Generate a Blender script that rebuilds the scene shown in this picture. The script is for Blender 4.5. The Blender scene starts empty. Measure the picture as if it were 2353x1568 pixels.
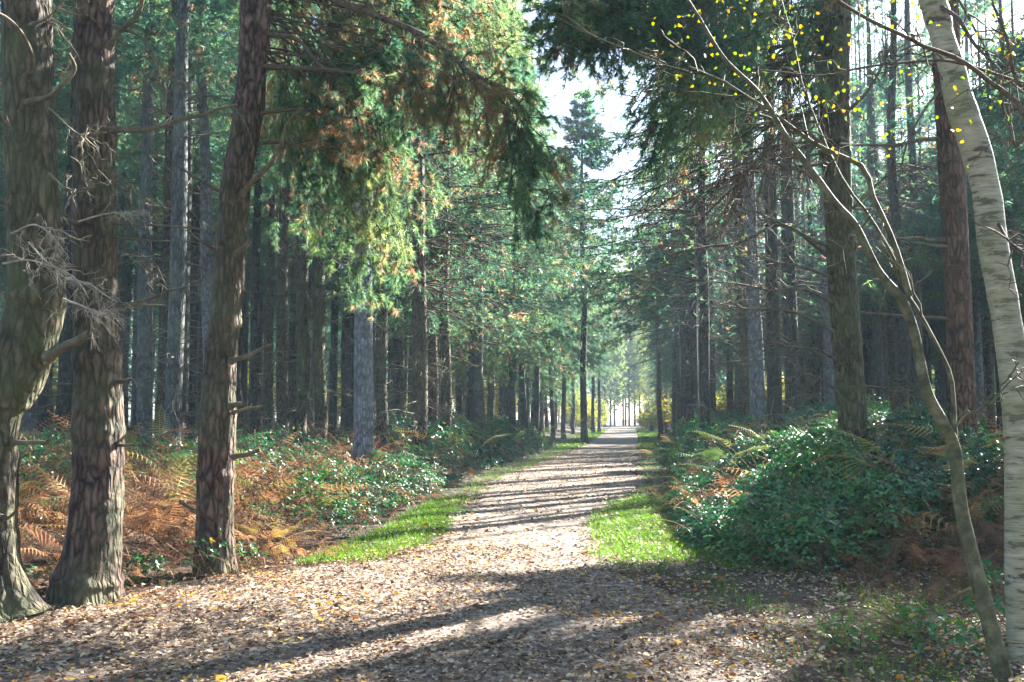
import bpy, math
import numpy as np
from mathutils import Vector

# ------------------------------------------------------------------ camera, sky, sun
R = math.radians
scn = bpy.context.scene
COL = scn.collection
CAMZ = 1.6
PITCH = math.atan(176 / 2288.0)
cam_d = bpy.data.cameras.new("camera"); cam_d.lens = 35; cam_d.sensor_width = 36
cam_d.clip_start = 0.05; cam_d.clip_end = 2000
cam = bpy.data.objects.new("camera", cam_d); COL.objects.link(cam)
cam.location = (0, 0, CAMZ); cam.rotation_euler = (R(90) + PITCH, 0, 0)
scn.camera = cam

SUN_AZ, SUN_EL = R(42), R(31)
S = np.array([math.sin(SUN_AZ) * math.cos(SUN_EL), math.cos(SUN_AZ) * math.cos(SUN_EL), math.sin(SUN_EL)])
sd = bpy.data.lights.new("sun", "SUN"); sd.energy = 5.0; sd.angle = R(0.5); sd.color = (1.0, 0.95, 0.87)
so = bpy.data.objects.new("sun", sd); COL.objects.link(so)
so.rotation_euler = Vector(S).to_track_quat('Z', 'Y').to_euler()
w = bpy.data.worlds.new("World"); scn.world = w; w.use_nodes = True
nt = w.node_tree; nt.nodes.clear()
sky = nt.nodes.new("ShaderNodeTexSky"); sky.sky_type = 'NISHITA'; sky.sun_disc = False
sky.sun_elevation = SUN_EL; sky.sun_rotation = SUN_AZ; sky.dust_density = 1.0; sky.air_density = 1.0; sky.ozone_density = 2.0
bg = nt.nodes.new("ShaderNodeBackground"); bg.inputs[1].default_value = 0.05
wo = nt.nodes.new("ShaderNodeOutputWorld")
nt.links.new(sky.outputs[0], bg.inputs[0]); nt.links.new(bg.outputs[0], wo.inputs[0])
vs = scn.view_settings; vs.view_transform = 'Standard'; vs.look = 'None'; vs.gamma = 1; vs.exposure = 3.22
vs.use_curve_mapping = False
cy = scn.cycles
cy.max_bounces = 6; cy.diffuse_bounces = 4; cy.glossy_bounces = 2; cy.transmission_bounces = 4; cy.volume_bounces = 0
cy.transparent_max_bounces = 4; cy.caustics_reflective = False; cy.caustics_refractive = False
cy.sample_clamp_indirect = 6; cy.use_denoising = True; cy.use_adaptive_sampling = True; cy.adaptive_threshold = 0.02
try: cy.denoiser = 'OPENIMAGEDENOISE'; cy.denoising_prefilter = 'ACCURATE'
except Exception: pass

# ------------------------------------------------------------------ helpers
rng = np.random.default_rng(11)
PI = math.pi
FPX = 2288.0
def ray(u, v):
    a = (np.asarray(u, float) - 1176.5) / FPX; b = -(np.asarray(v, float) - 784) / FPX
    return np.stack(np.broadcast_arrays(a, math.cos(PITCH) - b * math.sin(PITCH), math.sin(PITCH) + b * math.cos(PITCH)), -1)
def at(u, v, d):
    r = ray(u, v); return np.array([0, 0, CAMZ]) + r * (np.asarray(d, float) / r[..., 1])[..., None]

def _h(i, j, k, s):
    n = (i * 374761393 + j * 668265263 + k * 2147483647 + s * 1274126177) & 0xFFFFFFFF
    n = ((n ^ (n >> 13)) * 1274126177) & 0xFFFFFFFF
    return ((n ^ (n >> 16)) & 0xFFFF) / 65535.0
def vn(p, s=0):
    p = np.asarray(p, float); i = np.floor(p).astype(np.int64); f = p - i; f = f * f * (3 - 2 * f)
    r = 0
    for a in (0, 1):
        for b in (0, 1):
            for c in (0, 1):
                wgt = (f[..., 0] if a else 1 - f[..., 0]) * (f[..., 1] if b else 1 - f[..., 1]) * (f[..., 2] if c else 1 - f[..., 2])
                r = r + wgt * _h(i[..., 0] + a, i[..., 1] + b, i[..., 2] + c, s)
    return r
def v2(x, y, s=0):
    x, y = np.broadcast_arrays(x, y); return vn(np.stack([x, y, np.zeros_like(x, float)], -1), s)
def fbm2(x, y, s=0):
    return (v2(x, y, s) + .5 * v2(x * 2.1, y * 2.1, s + 1) + .25 * v2(x * 4.3, y * 4.3, s + 2)) / 1.75
def unit(a): return a / (np.linalg.norm(a, axis=-1, keepdims=True) + 1e-12)
def U(a, b, n=None, r=None): return (r or rng).uniform(a, b, n)
def sstep(a, b, x): t = np.clip((x - a) / (b - a), 0, 1); return t * t * (3 - 2 * t)

class MB:
    def __init__(s): s.v = []; s.li = []; s.lt = []; s.t = []; s.n = 0
    def add(s, v, f, t=0.0):
        v = np.asarray(v, np.float32).reshape(-1, 3); f = np.asarray(f, np.int64)
        if len(v) == 0 or len(f) == 0: return
        s.v.append(v); s.li.append((f + s.n).ravel()); s.lt.append(np.full(len(f), f.shape[1], np.int32))
        s.t.append(np.broadcast_to(np.asarray(t, np.float32).ravel() if np.ndim(t) else np.float32(t), (len(v),)))
        s.n += len(v)
    def mesh(s, name, mat, smooth=False):
        me = bpy.data.meshes.new(name)
        v = np.concatenate(s.v); li = np.concatenate(s.li).astype(np.int32); lt = np.concatenate(s.lt)
        me.vertices.add(len(v)); me.vertices.foreach_set("co", v.ravel())
        me.loops.add(len(li)); me.loops.foreach_set("vertex_index", li)
        st = np.zeros(len(lt), np.int32); st[1:] = np.cumsum(lt)[:-1]
        me.polygons.add(len(lt)); me.polygons.foreach_set("loop_start", st)
        if smooth: me.polygons.foreach_set("use_smooth", np.ones(len(lt), bool))
        me.update(calc_edges=True)
        a = me.attributes.new("tint", 'FLOAT', 'POINT'); a.data.foreach_set("value", np.concatenate(s.t).astype(np.float32))
        me.materials.append(mat)
        return me
    def build(s, name, mat, parent=None, smooth=False, off=None):
        if off is not None: s.v = [x - np.asarray(off, np.float32) for x in s.v]
        return link(name, s.mesh(name, mat, smooth), parent)
def link(name, me, parent=None):
    o = bpy.data.objects.new(name, me); COL.objects.link(o)
    if parent: o.parent = parent
    return o
def tag(o, label=None, cat=None, group=None, kind=None):
    if label: o["label"] = label
    if cat: o["category"] = cat
    if group: o["group"] = group
    if kind: o["kind"] = kind
    return o
def empty(name, loc, label, cat, group=None, rz=0, sc=1):
    o = bpy.data.objects.new(name, None); COL.objects.link(o); o.location = loc; o.rotation_euler = (0, 0, rz)
    o.scale = (sc,) * 3
    return tag(o, label, cat, group)
def copy_tree(o, loc, rz, sc, label, group):
    c = o.copy(); COL.objects.link(c); c.location = loc; c.rotation_euler = (0, 0, rz); c.scale = sc
    c["label"] = label; c["group"] = group
    for ch in o.children:
        k = ch.copy(); COL.objects.link(k); k.parent = c
    return c

# batches -----------------------------------------------------------
def tubes(mb, P, Rr, n=3, tint=0.0):
    """P (B,K,3), R (B,K): B tubes at once"""
    P = np.asarray(P, float); Rr = np.asarray(Rr, float); B, K, _ = P.shape
    if B == 0: return
    T = np.gradient(P, axis=1); T = unit(T)
    ref = np.where(np.abs(T[:, :1, 2:3]) > .8, np.array([1., 0, 0]), np.array([0, 0, 1.]))
    A = unit(np.cross(T, np.broadcast_to(ref, T.shape))); Bn = np.cross(T, A)
    th = np.arange(n) * 2 * PI / n
    V = P[:, :, None] + Rr[:, :, None, None] * (A[:, :, None] * np.cos(th)[:, None] + Bn[:, :, None] * np.sin(th)[:, None])
    idx = np.arange(B * K * n).reshape(B, K, n)
    a = idx[:, :-1]; b = idx[:, 1:]
    F = np.stack([a, np.roll(a, -1, 2), np.roll(b, -1, 2), b], -1).reshape(-1, 4)
    t = np.broadcast_to(np.asarray(tint, float).reshape(-1, 1, 1) if np.ndim(tint) else tint, (B, K, n))
    mb.add(V, F, t.ravel())
def spline(C, n):
    """Catmull-Rom through the control rows of C"""
    C = np.asarray(C, float); K = len(C)
    E = np.vstack([2 * C[0] - C[1], C, 2 * C[-1] - C[-2]])
    t = np.linspace(0, K - 1 - 1e-6, n); i = t.astype(int); f = (t - i)[:, None]
    p0, p1, p2, p3 = E[i], E[i + 1], E[i + 2], E[i + 3]
    return .5 * (2 * p1 + (p2 - p0) * f + (2 * p0 - 5 * p1 + 4 * p2 - p3) * f**2 + (3 * p1 - p0 - 3 * p2 + p3) * f**3)
def tufts(mb, P, D, L, m, wd, tint, r, spread=(.25, 1.25)):
    """needle tufts: m thin triangles fanning out about D from P"""
    N = len(P)
    if N == 0: return
    D = unit(D)
    q = unit(r.normal(size=(N, m, 3))); q = unit(q - (q * D[:, None]).sum(-1, keepdims=True) * D[:, None])
    a = r.uniform(spread[0], spread[1], (N, m, 1))
    nd = D[:, None] * np.cos(a) + q * np.sin(a)
    ln = np.asarray(L).reshape(-1, 1, 1) * r.uniform(.7, 1.15, (N, m, 1))
    base = P[:, None] + D[:, None] * ln * r.uniform(-.25, .25, (N, m, 1))
    side = unit(np.cross(nd, r.normal(size=(N, m, 3)))) * wd * .5
    V = np.stack([base - side, base + side, base + nd * ln], 2)
    F = np.arange(N * m * 3).reshape(-1, 3)
    tt = np.clip(np.repeat(np.asarray(tint), m * 3) + np.repeat(r.uniform(-.04, .04, N * m), 3), 0, 1)
    mb.add(V, F, tt)
def leaves(mb, P, Nn, T, L, W, tint, fold=.25, curl=0.):
    """pointed oval leaves of two folded quads; N normal, T axis"""
    N = len(P)
    if N == 0: return
    T = unit(T); Nn = unit(Nn - (Nn * T).sum(-1, keepdims=True) * T); B = np.cross(Nn, T)
    L = np.broadcast_to(np.asarray(L, float), (N,))[:, None]; W = np.broadcast_to(np.asarray(W, float), (N,))[:, None] * .5
    fo = np.broadcast_to(np.asarray(fold, float), (N,))[:, None] * W; cu = np.broadcast_to(np.asarray(curl, float), (N,))[:, None] * L
    def pt(s, b): return P + T * L * s + B * W * b + Nn * (fo * abs(b) - cu * s * s)
    V = np.stack([pt(0, 0), pt(.28, -.9), pt(.68, -.75), pt(1, 0), pt(.68, .75), pt(.28, .9)], 1)
    b = (np.arange(N) * 6)[:, None]
    F = np.concatenate([b + np.array([0, 1, 2, 3]), b + np.array([0, 3, 4, 5])])
    mb.add(V, F, np.repeat(np.broadcast_to(tint, (N,)), 6))

# ------------------------------------------------------------------ materials
def newmat(name):
    m = bpy.data.materials.new(name); m.use_nodes = True; n = m.node_tree; n.nodes.clear(); return m, n
def nd(n, t, **k):
    x = n.nodes.new(t)
    for a, b in k.items(): setattr(x, a, b)
    return x
def ramp(n, cols, fac):
    r = nd(n, "ShaderNodeValToRGB"); e = r.color_ramp.elements
    while len(e) > 1: e.remove(e[0])
    e[0].position = cols[0][0]; e[0].color = (*cols[0][1], 1)
    for p, c in cols[1:]:
        x = e.new(p); x.color = (*c, 1)
    n.links.new(fac, r.inputs[0]); return r.outputs[0]
def noise(n, vec, scale, det=3, rough=.6):
    x = nd(n, "ShaderNodeTexNoise"); x.inputs["Scale"].default_value = scale; x.inputs["Detail"].default_value = det
    x.inputs["Roughness"].default_value = rough; n.links.new(vec, x.inputs["Vector"]); return x
def mapping(n, vec, sc):
    m = nd(n, "ShaderNodeMapping"); m.inputs["Scale"].default_value = sc; n.links.new(vec, m.inputs[0]); return m.outputs[0]
def mixc(n, f, a, b, mode='MIX'):
    m = nd(n, "ShaderNodeMix"); m.data_type = 'RGBA'; m.blend_type = mode
    for v, i in ((f, 0), (a, 6), (b, 7)):
        if isinstance(v, (int, float)): m.inputs[i].default_value = v
        elif isinstance(v, tuple): m.inputs[i].default_value = (*v, 1)
        else: n.links.new(v, m.inputs[i])
    return m.outputs[2]
def mth(n, op, a, b=0.):
    m = nd(n, "ShaderNodeMath"); m.operation = op
    for v, i in ((a, 0), (b, 1)):
        if isinstance(v, (int, float)): m.inputs[i].default_value = v
        else: n.links.new(v, m.inputs[i])
    return m.outputs[0]

def bark(name, plate, furrow, moss, mossamt=.5, scale=18., bump=.03):
    m, n = newmat(name); tc = nd(n, "ShaderNodeTexCoord"); o = tc.outputs["Object"]
    wn = noise(n, o, 6, 2)
    wv = nd(n, "ShaderNodeVectorMath"); wv.operation = 'MULTIPLY_ADD'
    n.links.new(wn.outputs["Color"], wv.inputs[0]); wv.inputs[1].default_value = (.05, .05, .10); n.links.new(o, wv.inputs[2])
    vec = mapping(n, wv.outputs[0], (1, 1, .27))
    vo = nd(n, "ShaderNodeTexVoronoi"); vo.feature = 'DISTANCE_TO_EDGE'; vo.inputs["Scale"].default_value = scale; n.links.new(vec, vo.inputs["Vector"])
    vc = nd(n, "ShaderNodeTexVoronoi"); vc.inputs["Scale"].default_value = scale; n.links.new(vec, vc.inputs["Vector"])
    fine = noise(n, mapping(n, o, (1, 1, .45)), 45, 4, .7)
    e = mth(n, 'MINIMUM', mth(n, 'MULTIPLY', mth(n, 'ADD', vo.outputs["Distance"], mth(n, 'MULTIPLY', mth(n, 'SUBTRACT', wn.outputs["Fac"], .45), .7)), 2.6), 1.0); e = mth(n, 'MAXIMUM', e, 0.0)
    c = mixc(n, e, furrow, plate)
    sep = nd(n, "ShaderNodeSeparateColor"); n.links.new(vc.outputs["Color"], sep.inputs[0])
    var = mth(n, 'ADD', mth(n, 'ADD', mth(n, 'MULTIPLY', sep.outputs[0], .45), .12), mth(n, 'MULTIPLY', fine.outputs[0], .9))
    vr = nd(n, "ShaderNodeCombineColor")
    for i in range(3): n.links.new(var, vr.inputs[i])
    c = mixc(n, 1.0, c, vr.outputs[0], 'MULTIPLY')
    big = noise(n, o, 1.3, 3)
    f = mth(n, 'MULTIPLY', ramp(n, [(.42, (0, 0, 0)), (.62, (1, 1, 1))], big.outputs[0]), mossamt)
    c = mixc(n, f, c, moss)
    b = nd(n, "ShaderNodeBsdfPrincipled"); n.links.new(c, b.inputs["Base Color"]); b.inputs["Roughness"].default_value = .85
    b.inputs["Specular IOR Level"].default_value = .25
    bp = nd(n, "ShaderNodeBump"); bp.inputs["Distance"].default_value = bump; bp.inputs["Strength"].default_value = 1.0
    n.links.new(mth(n, 'ADD', e, mth(n, 'MULTIPLY', fine.outputs[0], .6)), bp.inputs["Height"])
    n.links.new(bp.outputs[0], b.inputs["Normal"])
    out = nd(n, "ShaderNodeOutputMaterial"); n.links.new(b.outputs[0], out.inputs[0]); return m
def leafmat(name, cols, trans=.45, rough=.5, spec=.3, bright=1.0):
    m, n = newmat(name); at_ = nd(n, "ShaderNodeAttribute"); at_.attribute_name = "tint"
    c = ramp(n, cols, at_.outputs["Fac"])
    b = nd(n, "ShaderNodeBsdfPrincipled"); n.links.new(c, b.inputs["Base Color"]); b.inputs["Roughness"].default_value = rough
    b.inputs["Specular IOR Level"].default_value = spec
    t = nd(n, "ShaderNodeBsdfTranslucent")
    hs = nd(n, "ShaderNodeHueSaturation"); hs.inputs["Hue"].default_value = .485; hs.inputs["Saturation"].default_value = 1.15; hs.inputs["Value"].default_value = 1.5 * bright
    n.links.new(c, hs.inputs["Color"]); n.links.new(hs.outputs[0], t.inputs[0])
    mx = nd(n, "ShaderNodeMixShader"); mx.inputs[0].default_value = trans
    n.links.new(b.outputs[0], mx.inputs[1]); n.links.new(t.outputs[0], mx.inputs[2])
    out = nd(n, "ShaderNodeOutputMaterial"); n.links.new(mx.outputs[0], out.inputs[0]); return m
def plain(name, cols, scale=8, rough=.9, bump=0., spec=.2):
    m, n = newmat(name); tc = nd(n, "ShaderNodeTexCoord")
    f = noise(n, tc.outputs["Object"], scale, 5, .7)
    b = nd(n, "ShaderNodeBsdfPrincipled"); n.links.new(ramp(n, cols, f.outputs[0]), b.inputs["Base Color"])
    b.inputs["Roughness"].default_value = rough; b.inputs["Specular IOR Level"].default_value = spec
    if bump:
        bp = nd(n, "ShaderNodeBump"); bp.inputs["Distance"].default_value = bump; n.links.new(f.outputs[0], bp.inputs["Height"]); n.links.new(bp.outputs[0], b.inputs["Normal"])
    out = nd(n, "ShaderNodeOutputMaterial"); n.links.new(b.outputs[0], out.inputs[0]); return m

M_BROWN = bark("bark_brown", (.20, .125, .095), (.028, .019, .016), (.10, .12, .06), .55)
M_OLIVE = bark("bark_olive", (.16, .125, .082), (.028, .022, .016), (.10, .12, .05), .6)
M_RED = bark("bark_red", (.24, .12, .08), (.032, .018, .014), (.12, .09, .05), .4)
M_GREY = bark("bark_grey", (.15, .15, .15), (.05, .05, .05), (.12, .15, .11), .5, 18, .02)
M_PALE = bark("bark_pale", (.27, .28, .31), (.09, .09, .10), (.2, .23, .2), .3, 18, .02)
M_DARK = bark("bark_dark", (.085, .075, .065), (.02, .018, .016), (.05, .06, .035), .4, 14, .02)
M_TWIG = plain("dead_wood", [(.3, (.06, .05, .035)), (.55, (.13, .115, .08)), (.75, (.22, .2, .16))], 9)
M_BLEACH = plain("bleached_twig", [(.3, (.16, .14, .11)), (.7, (.38, .34, .28))], 14)
M_LIMB = plain("limb_bark", [(.3, (.045, .036, .028)), (.6, (.11, .085, .062)), (.8, (.15, .12, .09))], 14, bump=.01)
GREEN = [(0, (.022, .070, .058)), (.25, (.040, .105, .075)), (.5, (.085, .16, .075)), (.68, (.17, .23, .08)), (.74, (.26, .20, .11)), (.88, (.30, .19, .10)), (1, (.20, .12, .08))]
M_NEEDLE = leafmat("pine_needles", GREEN, .58, .42, .45, 1.3)
M_NEEDLE_FAR = leafmat("pine_needles_far", GREEN, .52, .55, .3, 1.2)
M_SAPL = plain('sapling_bark', [(.35, (.03, .032, .018)), (.55, (.095, .095, .052)), (.8, (.22, .21, .15))], 9, .75, .012)
M_BRAMBLE = leafmat("bramble_leaf", [(0, (.014, .060, .038)), (.5, (.03, .12, .05)), (.8, (.07, .20, .045)), (.93, (.16, .24, .04)), (1, (.35, .2, .05))], .3, .42, .4)
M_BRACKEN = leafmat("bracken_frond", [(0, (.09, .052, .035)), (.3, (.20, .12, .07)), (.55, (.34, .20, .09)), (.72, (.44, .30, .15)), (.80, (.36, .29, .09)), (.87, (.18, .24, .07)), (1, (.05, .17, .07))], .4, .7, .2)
M_GRASS = leafmat("grass_blade", [(0, (.04, .12, .02)), (.6, (.11, .22, .03)), (1, (.26, .26, .09))], .45, .5, .3, .95)
M_LITTER = leafmat("fallen_leaf", [(0, (.05, .03, .02)), (.3, (.13, .075, .045)), (.48, (.22, .14, .085)), (.6, (.36, .27, .175)), (.78, (.52, .43, .30)), (.83, (.55, .38, .04)), (.93, (.55, .24, .03)), (1, (.4, .12, .03))], .15, .55, .2)
M_BIRCHLEAF = leafmat("birch_leaf", [(0, (.07, .16, .03)), (.4, (.18, .25, .03)), (.8, (.34, .29, .04)), (1, (.32, .16, .05))], .4, .5, .3, .8)
M_STEM = plain("stem", [(.35, (.10, .05, .03)), (.65, (.25, .16, .08))], 5)
M_EARTH = plain("forest_soil", [(.3, (.03, .02, .014)), (.55, (.075, .05, .035)), (.75, (.13, .095, .065))], 6, bump=.03)
M_PATH = plain("path_grit", [(.3, (.035, .024, .018)), (.46, (.11, .078, .058)), (.60, (.27, .215, .17)), (.78, (.44, .38, .31))], 11, .7, .02, .3)

def birch_mat():
    m, n = newmat("birch_bark"); tc = nd(n, "ShaderNodeTexCoord"); o = tc.outputs["Object"]
    a = noise(n, mapping(n, o, (2.2, 2.2, 9)), 2.2, 4, .65)
    c = ramp(n, [(.405, (.03, .026, .022)), (.43, (.14, .12, .09)), (.45, (.21, .20, .145)), (.72, (.40, .38, .29))], a.outputs[0])
    g = noise(n, o, 2.0, 3); c = mixc(n, ramp(n, [(.42, (0, 0, 0)), (.68, (.75, .75, .75))], g.outputs[0]), c, (.17, .19, .085))
    l = noise(n, mapping(n, o, (1, 1, 22)), 7, 3)
    c = mixc(n, ramp(n, [(.56, (0, 0, 0)), (.66, (.8, .8, .8))], l.outputs[0]), c, (.12, .09, .06))
    b = nd(n, "ShaderNodeBsdfPrincipled"); n.links.new(c, b.inputs["Base Color"]); b.inputs["Roughness"].default_value = .6
    bp = nd(n, "ShaderNodeBump"); bp.inputs["Distance"].default_value = .012; n.links.new(a.outputs[0], bp.inputs["Height"]); n.links.new(bp.outputs[0], b.inputs["Normal"])
    out = nd(n, "ShaderNodeOutputMaterial"); n.links.new(b.outputs[0], out.inputs[0]); return m
M_BIRCH = birch_mat()

# ------------------------------------------------------------------ lie of the land
def pl(y, tab): a = np.array(tab, float); return np.interp(y, a[:, 0], a[:, 1])
def path_l(y): return pl(y, [(-20, -9), (5, -6.5), (8, -4.6), (9.2, -3.7), (10.3, -2.9), (11.2, -1.7), (12.4, -1.1), (15.2, -.95), (17.4, -.95), (26, -.45), (40.7, 1.75), (61, 4.5), (122, 11.4), (260, 27.5)])
def path_r(y): return pl(y, [(-20, 1.5), (6, 1.8), (9, 1.6), (11.4, 1.1), (15.2, 1.25), (18.3, 1.85), (24.4, 3.2), (30.5, 3.8), (40.7, 5.2), (73, 9.4), (122, 15.4), (260, 31.5)])
def edge_l(y): return pl(y, [(-20, -9), (5, -6.8), (8.2, -4.7), (9, -3.75), (10, -3.0), (11.3, -2.05), (14.3, -1.8), (19, -1.35), (28, -.75), (40, .75), (52, 2.2), (61, 3.4), (122, 10), (260, 26)])
def edge_r(y): return pl(y, [(-20, 4.6), (5, 4.2), (7.5, 3.9), (8.3, 3.6), (9.9, 3.0), (10.8, 2.15), (12.6, 1.95), (19.3, 2.7), (24, 3.9), (30, 4.6), (40, 6.0), (73, 10.6), (122, 17), (260, 33)])
def terrain(x, y):
    x = np.asarray(x, float); y = np.asarray(y, float)
    e = np.maximum(edge_l(y) - x, x - edge_r(y))
    h = .45 * sstep(0, 4, e) + .25 * sstep(3, 14, e) + (fbm2(x * .35, y * .35, 5) - .5) * .35 * sstep(0, 1.5, e) + (fbm2(x * .9, y * .9, 9) - .5) * .05
    return h
def H(x, y): return float(terrain(np.array([x]), np.array([y]))[0])

def sheet(xs, ys, dz=0.0):
    X, Y = np.meshgrid(xs, ys); Z = terrain(X, Y) + dz
    nY, nX = X.shape; i = np.arange(nX * nY).reshape(nY, nX)
    F = np.stack([i[:-1, :-1], i[:-1, 1:], i[1:, 1:], i[1:, :-1]], -1).reshape(-1, 4)
    return np.stack([X, Y, Z], -1), F
mb = MB()
ys = np.concatenate([np.linspace(-30, 4, 18)[:-1], np.arange(4, 30, .16), np.arange(30, 80, .6), np.linspace(80, 420, 50)])
xs = np.concatenate([-np.geomspace(300, 14, 24), np.arange(-13.5, 14, .22), np.geomspace(14.3, 300, 24)])
V, F = sheet(xs, ys); mb.add(V, F)
tag(mb.build("ground", M_EARTH, smooth=True), kind="structure")

mb = MB(); ys = np.concatenate([np.arange(-20, 30, .12), np.arange(30, 80, .4), np.linspace(80, 255, 90)]); K = 40
t = np.linspace(0, 1, K)
L = path_l(ys) + (v2(ys * 1.3, 0 * ys, 3) - .5) * .5 + (v2(ys * 6, 0 * ys, 4) - .5) * .12
Rr = path_r(ys) + (v2(ys * 1.3, 0 * ys + 9, 3) - .5) * .5 + (v2(ys * 6, 0 * ys + 7, 4) - .5) * .12
X = L[:, None] * (1 - t) + Rr[:, None] * t; Y = np.repeat(ys[:, None], K, 1)
Z = terrain(X, Y) + .012 - .03 * (np.abs(t * 2 - 1) > .985)
i = np.arange(X.size).reshape(X.shape)
mb.add(np.stack([X, Y, Z], -1), np.stack([i[:-1, :-1], i[:-1, 1:], i[1:, 1:], i[1:, :-1]], -1).reshape(-1, 4))
tag(mb.build("path", M_PATH, smooth=True), kind="structure")

# ------------------------------------------------------------------ which needles the sun must pass
def lit(x, y):
    """share of sun wanted on the ground: broken streaks over the path, a bright pool ahead, shade at near right"""
    fy = np.where(y < 20, y, 20 + (y - 20) * .5); s = .6 * v2(x * .22 + 3, fy * .75, 21) + .4 * v2(x * .6, fy * 1.9, 22)
    c = (path_l(y) + path_r(y)) / 2; off = x - c
    base = pl(y, [(0, .30), (6, .42), (8, .52), (9.8, .50), (11, .62), (16, .66), (20, .62), (26, .5), (34, .55), (50, .5), (80, .5), (150, .6)])
    base = base - .10 * sstep(.0, 2.2, off) * sstep(18, 22, y) - .35 * sstep(.6, 2.5, off) * (1 - sstep(9, 13, y)) \
        - np.where((y > 11) & (y < 18), .18, .55) * sstep(.2, 1.6, x - edge_r(y)) - .12 * sstep(1.2, 5, edge_l(y) - x)
    verge = ((x > edge_l(y) - .3) & (x < path_l(y))) | ((x > path_r(y)) & (x < edge_r(y)) & (y > 10.5))
    return s < base + .13 + .2 * verge + .22 * sstep(.5, -1, x) * (y < 9.5) + .1 * (y > 24) + .22 * (x < edge_l(y)) * (y < 14) * (y > 9.5)
CL = at(850, 350, 11.5)
SHAFTS = [.72]
def cull(P, r):
    """True for needles to keep: drops those standing in a shaft that reaches a sunlit patch or the hanging boughs"""
    k = np.ones(len(P), bool)
    t_ = P[:, 2] / S[2]; g = P - S * t_[:, None]
    inreg = (g[:, 0] > edge_l(g[:, 1]) - np.where(g[:, 1] < 22, 4, .6)) & (g[:, 0] < edge_r(g[:, 1]) + np.where((g[:, 1] > 11) & (g[:, 1] < 18), 3.2, .4)) & (g[:, 1] > 5.6) & (g[:, 1] < 60)
    l = lit(g[:, 0], g[:, 1]) & inreg
    k &= ~(l & (r.random(len(P)) < .98))
    q = P - CL; s_ = (q * S).sum(-1); dperp = q - S * s_[:, None]
    e = (dperp[:, 0] / 2.35)**2 + (dperp[:, 1] / 2.35)**2 + (dperp[:, 2] / 2.1)**2
    k &= ~((e < 1) & (s_ > 1.5) & (v2(dperp[:, 0] * .9, dperp[:, 2] * .9, 31) < .85) & (r.random(len(P)) < .95))
    # crowns along the left edge of the path
    for zz_ in (3.5, 5.5, 8.0, 11.0):
        t2 = (P[:, 2] - zz_) / S[2]; g2 = P - S * t2[:, None]
        m_ = (g2[:, 1] > 19) & (g2[:, 1] < 70) & (g2[:, 0] < edge_l(g2[:, 1]) + 2.5) & (g2[:, 0] > edge_l(g2[:, 1]) - 3) & (t2 > 3)
        k &= ~(m_ & (v2(g2[:, 0] * .35, g2[:, 1] * .35, 33) < SHAFTS[0]) & (r.random(len(P)) < .95))
    return k

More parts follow.
